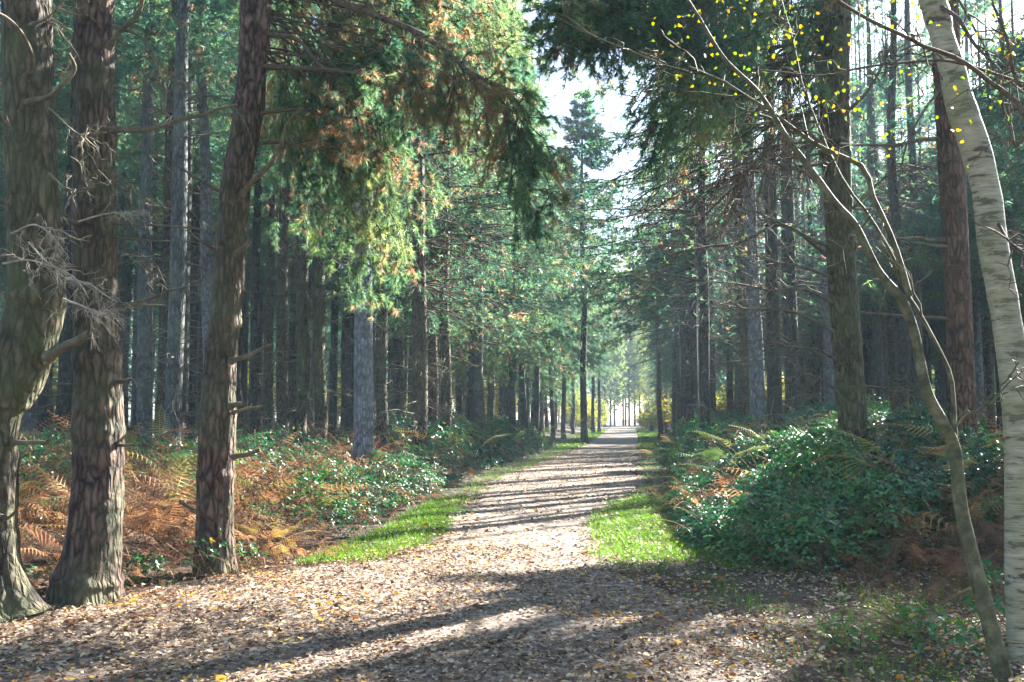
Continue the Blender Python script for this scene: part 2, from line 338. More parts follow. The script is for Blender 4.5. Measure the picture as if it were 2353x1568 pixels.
# ------------------------------------------------------------------ pine builder
def pine_shape(r, Ht, zb, reach, dens=1.0, needle=.09, nw=.008, m=8, brown=.06, lean=(0, 0), tw=9, tf=6, az0=None, droop=.25):
    """branch skeleton of a pine: returns crown wood/needles and the dead branchwork below it, in tree space"""
    wood, need = [], []
    nb = int((Ht - zb) * 11 * dens)
    z = zb + (Ht - zb) * (np.arange(nb) + r.random(nb) * 2) / nb; z = np.minimum(np.round(z * 1.9) / 1.9 + r.normal(0, .05, nb), Ht - .15)
    f = (z - zb) / (Ht - zb)
    az = r.uniform(0, 2 * PI, nb)
    Lb = reach * np.minimum(1, (1 - f) * 1.25 + .06) * np.minimum(1, .62 + f * 1.6) * r.uniform(.65, 1.12, nb)
    if az0 is not None: Lb *= 1 + .25 * np.cos(az - az0)
    up = -.12 + .75 * f + r.normal(0, .1, nb)
    K = 7; s = np.linspace(0, 1, K)
    dirh = np.stack([np.cos(az), np.sin(az)], -1)
    bend = r.normal(0, .12, nb)
    px = lean[0] * z / Ht; py = lean[1] * z / Ht
    sd = np.stack([-dirh[:, 1], dirh[:, 0]], -1)
    X = px[:, None] + Lb[:, None] * (s * dirh[:, :1] + bend[:, None] * s**2 * sd[:, :1])
    Y = py[:, None] + Lb[:, None] * (s * dirh[:, 1:] + bend[:, None] * s**2 * sd[:, 1:])
    Z = z[:, None] + Lb[:, None] * (up[:, None] * s - droop * s**2 + .12 * s**4)
    P = np.stack([X, Y, Z], -1) + r.normal(0, .02, (nb, K, 3)) * Lb[:, None, None] * s[None, :, None]
    rad = (.007 + .0055 * Lb)[:, None] * (1 - .82 * s)
    # twigs
    st = (.2 + .8 * (np.arange(tw) + r.random((nb, tw))) / tw)
    ii = np.clip(st * (K - 1), 0, K - 1.001); i0 = ii.astype(int); ff = (ii - i0)[..., None]
    bi = np.arange(nb)[:, None]
    O = P[bi, i0] * (1 - ff) + P[bi, i0 + 1] * ff
    T = unit(P[bi, i0 + 1] - P[bi, i0])
    sgn = np.where((np.arange(tw)[None] + r.integers(0, 2, (nb, 1))) % 2, 1., -1.)
    side = unit(np.cross(T, np.array([0, 0, 1.]))) * sgn[..., None]
    D = unit(T * .7 + side * r.uniform(.3, 1.0, (nb, tw, 1)) + r.normal(0, .22, (nb, tw, 3)) + np.array([0, 0, .05]))
    Lt = (Lb[:, None] * .34 * (1.15 - .6 * st) + .12) * r.uniform(.6, 1.2, (nb, tw))
    k3 = np.linspace(0, 1, 4)
    TP = O[:, :, None] + D[:, :, None] * (Lt[..., None] * k3)[..., None]
    TP[..., 2] += -(Lt[..., None] * (.30 * k3**2))
    TP = TP.reshape(-1, 4, 3); TR = ((.0035 + .006 * Lt).reshape(-1, 1)) * (1.05 - .8 * k3)
    # tufts
    q = (np.arange(tf) + r.random((len(TP), tf))) / tf * .8 + .25; q = np.minimum(q, 1)
    qi = np.clip(q * 3, 0, 2.999); q0 = qi.astype(int); qf = (qi - q0)[..., None]; ti = np.arange(len(TP))[:, None]
    NP = TP[ti, q0] * (1 - qf) + TP[ti, q0 + 1] * qf
    ND = unit(TP[ti, q0 + 1] - TP[ti, q0]) + r.normal(0, .5, (len(TP), tf, 3)) + np.array([0, 0, .15])
    NP = (NP + r.normal(0, .02, NP.shape)).reshape(-1, 3); ND = ND.reshape(-1, 3)
    tn = .12 + .5 * vn(NP * 1.1, 40) + r.normal(0, .07, len(NP))
    tn = np.minimum(tn, .67)
    bt = np.repeat(r.random(len(TP)) < brown * 2, tf) & (r.random(len(NP)) < .6)
    tn = np.where(bt, r.uniform(.74, 1, len(NP)), tn)
    return dict(P=P, R=rad, TP=TP, TR=TR, NP=NP, ND=ND, tn=tn, L=np.full(len(NP), needle), nw=nw, m=m)

def dead_shape(r, z0, z1, n, Lmax, rt, lean=(0, 0), Ht=18):
    z = r.uniform(z0, z1, n); az = r.uniform(0, 2 * PI, n); Lb = r.uniform(.15, 1, n)**1.5 * Lmax + .12
    K = 6; s = np.linspace(0, 1, K); d = np.stack([np.cos(az), np.sin(az)], -1)
    bend = r.normal(0, .2, n); sd = np.stack([-d[:, 1], d[:, 0]], -1); up = r.normal(.05, .25, n)
    o = rt * .7
    P = np.zeros((n, K, 3))
    P[..., 0] = lean[0] * z[:, None] / Ht + d[:, :1] * o + Lb[:, None] * (s * d[:, :1] + bend[:, None] * s**2 * sd[:, :1])
    P[..., 1] = lean[1] * z[:, None] / Ht + d[:, 1:] * o + Lb[:, None] * (s * d[:, 1:] + bend[:, None] * s**2 * sd[:, 1:])
    P[..., 2] = z[:, None] + Lb[:, None] * (up[:, None] * s - r.uniform(-.1, .45, n)[:, None] * s**2)
    P[:, 1:] += r.normal(0, .025, (n, K - 1, 3)) * Lb[:, None, None]
    Rd = (.006 + .008 * Lb)[:, None] * (1 - .8 * s)
    # side twigs
    tw = 4; st = r.uniform(.25, .95, (n, tw)); ii = st * (K - 1); i0 = np.minimum(ii.astype(int), K - 2); ff = (ii - i0)[..., None]; bi = np.arange(n)[:, None]
    O = P[bi, i0] * (1 - ff) + P[bi, i0 + 1] * ff; T = unit(P[bi, i0 + 1] - P[bi, i0])
    D = unit(T + r.normal(0, .6, (n, tw, 3))); Lt = Lb[:, None] * r.uniform(.15, .45, (n, tw)); k = np.linspace(0, 1, 4)
    TP = O[:, :, None] + D[:, :, None] * (Lt[..., None] * k)[..., None] + r.normal(0, .03, (n, tw, 4, 3)) * (Lt[..., None] * k)[..., None]
    TP = TP.reshape(-1, 4, 3); TR = (.004 + .003 * Lt.reshape(-1, 1)) * (1.1 - .8 * k)
    return P, Rd, TP, TR

def trunk_mb(C, rad, r, sides=14, dz=.35, detail=0.0, whorl=.09, flare=.35, seed=0, Ztop=None):
    """C (K,3) centre line bottom to top, rad (K)"""
    mb = MB(); C = np.asarray(C, float); z = C[:, 2]
    n = max(6, int((z[-1] - z[0]) / dz)); Q = spline(np.column_stack([C, rad]), n)
    P = Q[:, :3]; rr = np.maximum(Q[:, 3], .01)
    th = np.arange(sides) * 2 * PI / sides; T = unit(np.gradient(P, axis=0)); zz = P[:, 2] - P[0, 2]
    A = unit(np.cross(np.array([0, 1., 0]), T)); B = np.cross(T, A)
    dirs = A[:, None] * np.cos(th)[:, None] + B[:, None] * np.sin(th)[:, None]
    ph = r.uniform(0, 6, 3)
    rad2 = rr[:, None] * (1 + flare * np.exp(-zz / .28)[:, None] * (.45 + .55 * np.cos(4 * th + ph[0]) * np.cos(1 * th + ph[1]))
                          + .035 * np.cos(2 * th + ph[2] + zz[:, None] * .8))
    w_ = np.abs(((zz * 1.55 + ph[0]) % 1) - .5); rad2 *= (1 + whorl * np.exp(-(w_ / .07)**2) * (v2(zz * 3, zz * 0 + seed, 50)))[:, None]
    if detail:
        q = np.stack([np.cos(th)[None] * 6 + 0 * zz[:, None], np.sin(th)[None] * 6 + 0 * zz[:, None], zz[:, None] * 3.2 + 0 * th], -1)
        nz = np.abs(vn(q, seed) * 2 - 1) + .5 * np.abs(vn(q * 2.1, seed + 1) * 2 - 1)
        rad2 += detail * (nz - .6) + detail * .9 * (vn(q * .4, seed + 2) - .5)
    V = P[:, None] + dirs * rad2[..., None]
    i = np.arange(V.shape[0] * sides).reshape(-1, sides); a = i[:-1]; b = i[1:]
    mb.add(V, np.stack([a, np.roll(a, -1, 1), np.roll(b, -1, 1), b], -1).reshape(-1, 4))
    mb.add(V[-1], [list(range(sides))])
    return mb

def put_crown(sh, name, parent, base=None, do_cull=False, r=None, mat=M_NEEDLE, zcut=None):
    keep = np.ones(len(sh['NP']), bool)
    if do_cull: keep = cull(sh['NP'] + np.asarray(base), r)
    # drop twigs with no needles left, so shafts stay open
    tf = len(sh['NP']) // len(sh['TP']); kt = keep.reshape(-1, tf).mean(1) > .4
    kl = kt.reshape(len(sh['P']), -1).mean(1) > .3
    sh['P'][~kl] = sh['P'][~kl][:, :1] + (sh['P'][~kl] - sh['P'][~kl][:, :1]) * .15     # only a stub is left of those
    wd = MB(); tubes(wd, sh['P'], sh['R'], 4, .9); tubes(wd, sh['TP'][kt], sh['TR'][kt], 3, .9)
    nm = MB(); tufts(nm, sh['NP'][keep], sh['ND'][keep], sh['L'][keep], sh['m'], sh['nw'], sh['tn'][keep], r)
    c = nm.build(name, mat, parent)
    wd.build("branchwork", M_LIMB, c) if c else None
    return c

def make_pine(u, d, D, Ht, zb, reach, mat, label, r, group=None, lean_u=0., dens=1., cullit=False, needle=.10, nw=.012, m=8, brown=.05,
              dead=46, deadL=1.1, sides=14, detail=.006, zdead=.8, az0=None, tw=9, tf=6, name="pine_tree"):
    """lean_u: shift of the top of the picture (v=0) against eye level, in picture units"""
    b = at(u, 960, d); x, y = b[0], b[1]; z0 = H(x, y)
    ztop = CAMZ + d * .42; lx = lean_u / FPX * d / (ztop - CAMZ)
    root = empty(name, (x, y, z0 - .05), label, "pine tree", group)
    zz = np.array([-.1, .3, 1, 2.5, 5, 8, 11, 14, Ht]); zz = zz[(zz < Ht - .5) | (zz == Ht)]
    rad = D / 2 * np.interp(zz, [-.1, .3, 1, 5, Ht * .6, Ht], [1.28, 1.12, 1.0, .9, .62, .06])
    jit = r.normal(0, .03, (len(zz), 2)); jit[:2] = 0
    C = np.column_stack([lx * (zz - CAMZ + z0) + jit[:, 0], jit[:, 1], zz])
    trunk_mb(C, rad, r, sides, .14 if detail else .35, detail, seed=int(u)).build("trunk", mat, root, True)
    sh = pine_shape(r, Ht, zb, reach, dens, needle, nw, m, brown, (lx * Ht, 0), tw, tf, az0)
    put_crown(sh, "crown", root, (x, y, z0), cullit, r)
    if dead:
        P, Rd, TP, TR = dead_shape(r, zdead, zb + 2.5, dead, deadL, D / 2, (lx * Ht, 0), Ht)
        wd = MB(); tubes(wd, P, Rd, 4); tubes(wd, TP, TR, 3); wd.build("dead_branchwork", M_TWIG, root)
    return root

# ------------------------------------------------------------------ foreground pines
def near_trunk(name, prof, d, label, mat, sides, detail, extra_top=None, cat="pine tree", flare=.3, whorl=.10, seed=1, parent_only=False):
    """prof rows: v, uL, uR of the silhouette, at depth d"""
    p = np.array(prof, float); p = p[::-1]
    C = at((p[:, 1] + p[:, 2]) / 2, p[:, 0], d); rad = (p[:, 2] - p[:, 1]) / 2 * d / FPX
    C[:, 1] = d
    if extra_top is not None:
        for (dx, dz, rr) in extra_top: C = np.vstack([C, C[-1] + np.array([dx, 0, dz])]); rad = np.append(rad, rr)
    root = empty(name, tuple(C[0]), label, cat)
    off = C[0]
    trunk_mb(C - off, rad, np.random.default_rng(seed), sides, .035, detail, whorl, flare, seed).build("trunk", mat, root, True)
    return root, off, C, rad
def sec_boughs(wd, nm, C, r0, r, leafy=(.35, 1), ntw=24, twL=.6, ter=3, tf=6, needle=.08, nw=.0052, m=15, brown=.12, droop=.55, tipr=.12, off=None, dead=False, upk=0., thin=1.):
    Q = spline(C, 26); s = np.linspace(0, 1, 26); Q = Q + vn(Q * 3, 8)[:, None] * .03
    tubes(wd, Q[None], (r0 * (1 - s * (1 - tipr)))[None], 7, .5)
    n = ntw; st = r.uniform(leafy[0], leafy[1], n); i = np.minimum((st * 25).astype(int), 24); O = Q[i] + (Q[i + 1] - Q[i]) * r.random((n, 1))
    T = unit(Q[i + 1] - Q[i]); D = unit(T * .6 + r.normal(0, .55, (n, 3)) + np.array([0, 0, upk]))
    Lt = twL * r.uniform(.5, 1.2, n) * (1.15 - .5 * st); k = np.linspace(0, 1, 6)
    TP = O[:, None] + D[:, None] * (Lt[:, None] * k)[..., None]; TP[..., 2] -= droop * Lt[:, None] * k**1.7
    TP[:, 1:] += r.normal(0, .018, (n, 5, 3))
    tubes(wd, TP, thin * (.0045 + .006 * Lt)[:, None] * (1.05 - .75 * k), 4, .5)
    a = r.uniform(.2, 1, (n, ter)); a[:, 0] = .8; j = np.minimum((a * 5).astype(int), 4); bi = np.arange(n)[:, None]
    O2 = TP[bi, j]; T2 = unit(TP[bi, np.minimum(j + 1, 5)] - TP[bi, np.minimum(j, 4)] + 1e-6)
    D2 = unit(T2 + r.normal(0, .6, (n, ter, 3))); L2 = Lt[:, None] * r.uniform(.2, .5, (n, ter)); k2 = np.linspace(0, 1, 4)
    P2 = O2[:, :, None] + D2[:, :, None] * (L2[..., None] * k2)[..., None]; P2[..., 2] -= droop * .8 * L2[..., None] * k2**2
    P2 = P2.reshape(-1, 4, 3)
    if off is not None: P2 = P2[cull(P2[:, 2] + np.asarray(off), r)]      # openings where the sun comes through
    tubes(wd, P2, np.full((len(P2), 1), .0035 * thin) * (1.1 - .6 * k2), 3, .5)
    if dead: return
    A = np.concatenate([P2, TP[:, 2:6]])
    if off is not None: A = A[cull(A[:, 2] + np.asarray(off), r)]
    q = np.minimum(r.uniform(.15, 1.05, (len(A), tf)), 1) * 2.999; q0 = q.astype(int); qf = (q - q0)[..., None]; bi = np.arange(len(A))[:, None]
    NP = A[bi, q0] * (1 - qf) + A[bi, q0 + 1] * qf; ND = unit(A[bi, q0 + 1] - A[bi, q0]) + r.normal(0, .35, (len(A), tf, 3))
    NP = NP.reshape(-1, 3); ND = ND.reshape(-1, 3)
    tn = .22 + .5 * vn(NP * 1.6, 44) + r.normal(0, .08, len(NP)); tn = np.clip(tn, 0, .7)
    bt = (vn(NP * 2.2, 47) < .25 + brown * 1.2) & (r.random(len(NP)) < .25 + brown)
    tn = np.where(bt, r.uniform(.74, .98, len(NP)), tn)
    tufts(nm, NP, ND, np.full(len(NP), needle), m, nw, tn, r, (.2, 1.1))

def pts(lst, d0, d1=None):
    a = np.array(lst, float); dd = np.linspace(d0, d0 if d1 is None else d1, len(a)); return at(a[:, 0], a[:, 1], dd)
def branch(root, off, lst, d0, d1, r0, r, name="branch", mat=None, ntw=0, twL=.3, tipr=.35, label=None, sides=9, ter=2, upk=0., droop=.2, thin=1.):
    wd = MB(); Cc = pts(lst, d0, d1) - off
    if ntw:
        name = 'branchwork' if name in ('branch', 'limb') else name
        sec_boughs(wd, None, Cc, r0, r, (.35, 1), ntw, twL, ter, dead=True, tipr=tipr, upk=upk, droop=droop, thin=thin)
    else:
        Q = spline(Cc, 18); s = np.linspace(0, 1, 18); Q[1:] += (np.stack([vn(Q[1:] * 5, 61), vn(Q[1:] * 5, 62), vn(Q[1:] * 5, 63)], -1) - .5) * r0 * 1.1
        rr = r0 * (1 - s * (1 - tipr)) * (1 + .18 * (vn(Q * 9, 64) - .5)) + r0 * .5 * np.exp(-s / .05)
        tubes(wd, Q[None], rr[None], sides, .5)
        wd.add(Q[-1] + unit(np.array([[1, 0, 0], [0, 0, 1], [-1, 0, 0], [0, 0, -1.]])) * rr[-1] * .9, [[0, 1, 2, 3]], .5)
    o = wd.build(name, mat or M_TWIG, root, True); tag(o, label); return o

r1 = np.random.default_rng(101)
# leftmost pine with the swollen bend
t1, o1, C1, R1_ = near_trunk("pine_tree", [(0, 5, 120), (150, 6, 122), (300, 12, 126), (450, 18, 132), (600, 24, 146), (700, 20, 144), (770, 2, 130), (850, -28, 104), (910, -50, 72), (960, -48, 46), (1100, -45, 36), (1250, -46, 36), (1340, -52, 52), (1420, -64, 86)],
    8.1, "crooked olive barked pine with a bulging kinked trunk at the left edge", M_OLIVE, 56, .012, [(-.02, 1.5, .19), (-.05, 3, .17), (0, 4, .12), (0, 3.5, .04)], flare=.28, seed=3)
t2, o2, C2, R2_ = near_trunk("pine_tree", [(0, 172, 262), (150, 170, 262), (300, 172, 262), (520, 170, 262), (700, 172, 266), (900, 172, 276), (1000, 170, 279), (1100, 172, 280), (1200, 162, 277), (1280, 150, 275), (1330, 138, 273), (1382, 128, 272)],
    8.8, "straight thick reddish brown pine with flared foot, second from the left edge", M_BROWN, 56, .014, [(0, 1.5, .17), (0.05, 3, .15), (0, 4, .11), (0, 3.5, .03)], flare=.38, seed=9)
t3, o3, C3, R3_ = near_trunk("pine_tree", [(0, 553, 626), (60, 550, 622), (150, 545, 615), (240, 537, 607), (330, 525, 592), (420, 508, 577), (520, 498, 568), (620, 491, 561), (700, 486, 553), (740, 483, 554), (800, 476, 543), (900, 465, 541), (1000, 458, 541), (1100, 456, 537), (1200, 455, 535), (1260, 455, 537), (1316, 458, 541)],
    10.3, "brown pine leaning right with cut stubs, foot at the edge of the leafy path", M_BROWN, 52, .012, [(.25, 1.5, .15), (.35, 3, .13), (0.1, 4, .1), (0, 4, .03)], flare=.42, seed=14)
# bare limbs and stubs
B = lambda *a, **k: branch(*a, **k)
B(t1, o1, [(60, 240), (90, 228), (130, 205), (172, 160), (160, 120)], 7.95, 7.4, .028, r1, tipr=.4)
B(t1, o1, [(110, 820), (140, 800), (175, 782), (205, 765)], 8.0, 7.6, .040, r1, label="pale broken stub pointing right", tipr=.8)
B(t1, o1, [(30, 1018), (70, 1016), (105, 1017)], 8.05, 7.7, .020, r1, tipr=.8)
B(t1, o1, [(60, 180), (75, 140), (50, 80), (10, 40), (-40, 20)], 7.9, 7.2, .024, r1, tipr=.4)
B(t1, o1, [(-30, 1180), (-10, 1186), (10, 1192)], 7.85, 7.75, .032, r1, tipr=.9)
B(t2, o2, [(255, 300), (320, 300), (390, 285), (450, 268), (500, 252), (543, 240)], 8.7, 8.5, .026, r1, tipr=.45, label="long bare limb reaching right towards the next pine")
B(t2, o2, [(250, 110), (280, 70), (315, 40), (330, -20)], 8.7, 8.3, .026, r1, tipr=.6)
B(t2, o2, [(260, 712), (300, 700), (345, 688), (390, 668), (430, 660)], 8.75, 8.4, .020, r1, tipr=.45)
B(t2, o2, [(270, 710), (310, 702), (380, 704)], 8.75, 8.6, .012, r1, tipr=.6)
B(t2, o2, [(262, 512), (330, 516), (400, 520), (465, 528)], 8.75, 8.6, .014, r1, tipr=.6)
B(t2, o2, [(262, 545), (330, 552), (403, 554)], 8.75, 8.6, .011, r1, tipr=.6)
B(t2, o2, [(268, 880), (285, 877), (300, 873)], 8.75, 8.6, .022, r1, tipr=.7)
B(t2, o2, [(272, 1023), (290, 1024), (308, 1023)], 8.75, 8.6, .015, r1, tipr=.8)
B(t2, o2, [(175, 885), (150, 884), (118, 884)], 8.75, 8.6, .013, r1, tipr=.8)
B(t2, o2, [(180, 515), (140, 505), (90, 520), (20, 560)], 8.65, 8.0, .020, r1, tipr=.4)
B(t3, o3, [(530, 830), (560, 820), (595, 805), (626, 790)], 10.2, 9.9, .030, r1, tipr=.55, label="thick broken stub rising to the right")
B(t3, o3, [(530, 935), (550, 930), (562, 925)], 10.2, 9.9, .030, r1, tipr=.6)
B(t3, o3, [(535, 950), (570, 940), (605, 935)], 10.2, 10.0, .020, r1, tipr=.7)
B(t3, o3, [(535, 1052), (565, 1045), (592, 1036)], 10.2, 9.95, .026, r1, tipr=.7)
B(t3, o3, [(462, 1185), (438, 1170), (414, 1153)], 10.2, 9.9, .020, r1, tipr=.8)
B(t3, o3, [(555, 448), (585, 412), (620, 376), (646, 335), (658, 290), (690, 252)], 10.2, 9.7, .030, r1, tipr=.35, label="reddish bare limb curving upward")
B(t3, o3, [(540, 585), (560, 568), (578, 548)], 10.2, 10.0, .032, r1, tipr=.55)
B(t3, o3, [(500, 580), (470, 560), (430, 530)], 10.2, 9.8, .018, r1, tipr=.5)
B(t3, o3, [(510, 440), (470, 420), (420, 390), (385, 365)], 10.2, 9.7, .018, r1, tipr=.4)
B(t3, o3, [(535, 240), (550, 262), (570, 300), (585, 345)], 10.05, 9.8, .010, r1, tipr=.4)
# bleached dead spray between the first two pines
for (a, b_, c) in (([(150, 640), (190, 655), (215, 670), (262, 700)], 12, .010), ([(60, 560), (100, 600), (160, 640), (200, 690)], 9, .008), ([(175, 512), (220, 500), (260, 495), (300, 500)], 9, .008),
                   ([(0, 610), (60, 600), (120, 620)], 14, .010), ([(140, 690), (200, 715), (255, 730)], 12, .010), ([(20, 540), (70, 520), (110, 545), (150, 600)], 16, .008)):
    B(t1, o1, a, 7.5, 7.1, c, r1, name="bleached_twig", mat=M_BLEACH, ntw=b_ + 4, twL=.30, tipr=.3, ter=4, thin=.45)
for (a, b_, c) in (([(60, 60), (110, 40), (150, -10)], 10, .014), ([(20, 300), (-20, 260), (-60, 240)], 10, .014), ([(110, 400), (150, 440), (215, 430)], 12, .010),
                   ([(100, 250), (160, 300), (220, 330)], 14, .010), ([(0, 480), (-30, 470), (-60, 500)], 6, .014)):
    B(t1, o1, a, 7.7, 7.2, c, r1, mat=M_TWIG, ntw=b_, twL=.35, tipr=.3)
for (a, b_, c) in (([(255, 400), (300, 430), (340, 480)], 12, .010), ([(258, 200), (300, 210), (360, 180)], 12, .012), ([(258, 620), (300, 600), (350, 640)], 10, .009), ([(255, 60), (330, 100), (372, 200), (368, 260)], 10, .016)):
    B(t2, o2, a, 8.6, 8.2, c, r1, mat=M_TWIG, ntw=b_, twL=.35, tipr=.3)

# crowns above the frame (thin) and the third pine's sunlit boughs
def high_crown(root, C, off, r, H_=7.5, reach=2.4, dens=.5, z0=1.2, cullit=False):
    top = C[-5] - off
    sh = pine_shape(r, H_ + top[2], top[2] + z0, reach, dens, .1, .009, 7, .05, (0, 0), 8, 5)
    for k in ('P', 'TP', 'NP'): sh[k] = sh[k] + np.array([top[0], 0, 0])
    return put_crown(sh, "crown", root, off, cullit, r)
high_crown(t1, C1, o1, r1); high_crown(t2, C2, o2, r1)
cr3 = high_crown(t3, C3, o3, r1, dens=.4, cullit=True, z0=2.0)
r3 = np.random.default_rng(55)
wd = MB(); nm = MB()
for lst, d1, r0, lf, n in [
    ([(603, 155), (680, 158), (770, 165), (870, 180), (1000, 215)], 9.6, .034, (.55, 1), 10),
    ([(610, 80), (680, 95), (730, 150), (770, 190), (803, 252)], 9.9, .030, (.35, 1), 16),
    ([(596, 262), (684, 252), (760, 266), (830, 275), (912, 286)], 10.2, .022, (.3, 1), 22),
    ([(590, 330), (660, 330), (740, 345), (820, 340), (900, 360)], 11.0, .020, (.3, 1), 22)]:
    sec_boughs(wd, nm, pts(lst, 10.25, d1) - o3, r0, r3, lf, n, .6, brown=.3)
tg = [(690, 430, 11.5), (740, 500, 11.6), (800, 480, 11.0), (850, 560, 11.2), (800, 620, 11.4), (840, 660, 11.3), (880, 610, 11.5), (910, 500, 11.2), (940, 540, 11.6), (960, 450, 11.8), (900, 420, 11.0),
      (720, 545, 11.5), (760, 560, 11.2), (640, 470, 11.6), (980, 400, 12), (1040, 330, 12.2), (870, 470, 11.4), (820, 540, 11.1), (1080, 400, 12.5), (1000, 260, 11.8), (760, 420, 11), (660, 400, 10.9),
      (930, 590, 12.2), (970, 500, 12.4), (740, 330, 11.8), (850, 380, 11.6), (950, 330, 11.9), (1120, 300, 12.4), (1020, 180, 11.4), (700, 500, 11.2), (860, 640, 11.2), (900, 560, 11.0)]
for (u, v, d) in tg:
    st = min(v - r3.uniform(330, 560), r3.uniform(-60, 130))
    b0 = np.interp(st, [-250, 0, 330, 520], [615, 590, 560, 530])
    mid1 = (b0 + (u - b0) * .35, st + (v - st) * .12 - 12); mid2 = (b0 + (u - b0) * .72, st + (v - st) * .42)
    C = np.array([at(b0, st, 10.3), at(*mid1, 10.4 + (d - 10.3) * .3), at(*mid2, 10.4 + (d - 10.3) * .8), at(u, v, d)]) - o3
    sec_boughs(wd, nm, C, .013, r3, (.5, 1), 12, .62, 3, 6, brown=.16, droop=.55)
for (u, v, d) in [(640, 60, 11), (700, 40, 12), (780, 60, 11), (850, 120, 12), (900, 60, 12.5), (960, 150, 13), (1050, 60, 12), (760, 250, 12.5), (1110, 150, 12.5), (1180, 100, 13), (1200, 40, 14), (1230, 90, 15), (1205, 170, 15), (1235, 210, 16), (1220, 20, 14), (1240, 60, 13), (1190, 120, 13), (1260, 110, 15), (1215, 250, 14), (1250, 300, 15), (1170, 10, 12), (1200, 70, 13), (1225, -10, 12), (1180, 60, 15), (1240, 110, 14), (1215, 150, 12), (1150, 20, 14), (1250, 30, 15), (1100, 30, 14), (1020, 60, 14), (1140, 260, 15), (680, 220, 12.2), (880, 230, 12.6), (1150, 220, 12.6)]:
    C = np.array([at(612, v - 180, 10.3), at(612 + (u - 612) * .5, v - 120, 10.6), at(u, v, d)]) - o3
    sec_boughs(wd, nm, C, .014, r3, (.35, 1), 12, .6, 3, 6, brown=.18, droop=.5)
# the long bough arching over the path, brown needles hanging along it
arch = [(620, -110), (755, -5), (850, 33), (946, 71), (1012, 114), (1065, 162), (1108, 205), (1155, 267), (1184, 310), (1222, 381)]
sec_boughs(wd, nm, pts(arch, 10.3, 9.0) - o3, .042, r3, (.35, 1), 36, .55, 3, 6, brown=.25, droop=.6)
for lst in ([(1108, 205), (1150, 235), (1200, 290), (1250, 400), (1275, 470)], [(1065, 162), (1120, 190), (1180, 230), (1240, 300)], [(1155, 267), (1170, 340), (1190, 420), (1215, 480)], [(1012, 114), (1040, 170), (1030, 250)], [(946, 71), (940, 130), (950, 190)]):
    sec_boughs(wd, nm, pts(lst, 9.2, 9.0) - o3, .016, r3, (.1, 1), 18, .42, 3, 6, brown=.28, droop=.6)
bn = nm.build("bough_needles", M_NEEDLE, t3); wd.build("branchwork", M_LIMB, bn, True)

# ------------------------------------------------------------------ right-hand foreground pines
t4, o4, C4, R4_ = near_trunk("pine_tree", [(0, 1872, 1955), (150, 1878, 1952), (300, 1886, 1954), (420, 1893, 1955), (550, 1900, 1962), (700, 1908, 1972), (850, 1918, 1983), (950, 1926, 1990), (1030, 1930, 1996), (1120, 1930, 2002), (1200, 1925, 2012)],
    13.6, "tall scaly pine rising out of the bramble bank, dead limbs on its left side", M_OLIVE, 44, .012, [(-.05, 2, .2), (-.1, 3, .17), (0, 5, .12), (0, 4, .03)], flare=.25, seed=21)
t5, o5, C5, R5_ = near_trunk("pine_tree", [(0, 2140, 2200), (160, 2145, 2206), (300, 2152, 2212), (450, 2160, 2220), (570, 2166, 2226), (700, 2172, 2232), (850, 2178, 2238), (1000, 2184, 2245), (1100, 2187, 2250), (1180, 2184, 2258)],
    13.2, "red brown scaly pine standing between the forked sapling and the white birch", M_RED, 44, .012, [(-.05, 2, .16), (-.1, 3, .14), (0, 5, .1), (0, 4, .03)], flare=.25, seed=27)
r4 = np.random.default_rng(77)
for lst, d1, r0 in [([(1905, 568), (1850, 545), (1800, 520), (1740, 492), (1700, 475)], 12.2, .03), ([(1908, 640), (1840, 615), (1780, 605), (1700, 580)], 12.4, .026), ([(1912, 700), (1850, 668), (1770, 670), (1700, 655), (1620, 650)], 12.6, .026),
                    ([(1915, 765), (1860, 735), (1800, 715), (1720, 712), (1650, 700)], 12.8, .024), ([(1920, 830), (1880, 805), (1820, 800), (1760, 790)], 12.8, .022), ([(1900, 440), (1850, 400), (1790, 380), (1720, 370)], 12.2, .03),
                    ([(1895, 340), (1840, 300), (1760, 270), (1660, 270), (1560, 300)], 12.2, .034), ([(1890, 240), (1850, 190), (1780, 150), (1690, 140)], 12.4, .034), ([(1965, 900), (2000, 890), (2040, 900), (2090, 912)], 13.4, .02),
                    ([(1960, 480), (2000, 440), (2050, 400), (2120, 390)], 13.3, .025), ([(1925, 905), (1880, 870), (1840, 860)], 12.9, .02), ([(1955, 250), (2000, 200), (2040, 120), (2060, 60)], 13.2, .028)]:
    B(t4, o4, lst, 13.5, d1, r0, r4, mat=M_TWIG, ntw=22, twL=.75, tipr=.3, ter=3, upk=.1)
for lst, d1, r0, tw_ in [([(2155, 322), (2110, 325), (2060, 335), (2000, 335), (1930, 333)], 12.8, .03, 8), ([(2170, 551), (2100, 548), (2030, 545), (1950, 540)], 12.8, .026, 0), ([(2185, 567), (2140, 563), (2072, 556)], 12.9, .022, 0),
                    ([(2185, 735), (2100, 730), (2000, 722), (1970, 717)], 12.9, .02, 3), ([(2200, 250), (2260, 300), (2330, 330)], 12.9, .02, 8), ([(2230, 480), (2280, 520), (2350, 560)], 12.9, .02, 8), ([(2165, 200), (2120, 260), (2080, 340), (2060, 440)], 12.6, .02, 12)]:
    B(t5, o5, lst, 13.15, d1, r0, r4, mat=M_TWIG, ntw=tw_, twL=.55, tipr=.5)
high_crown(t4, C4, o4, r4, 9, 3.0, .6, .5, True); high_crown(t5, C5, o5, r4, 9, 2.4, .5, 1.0, True)
wd = MB(); nm = MB()
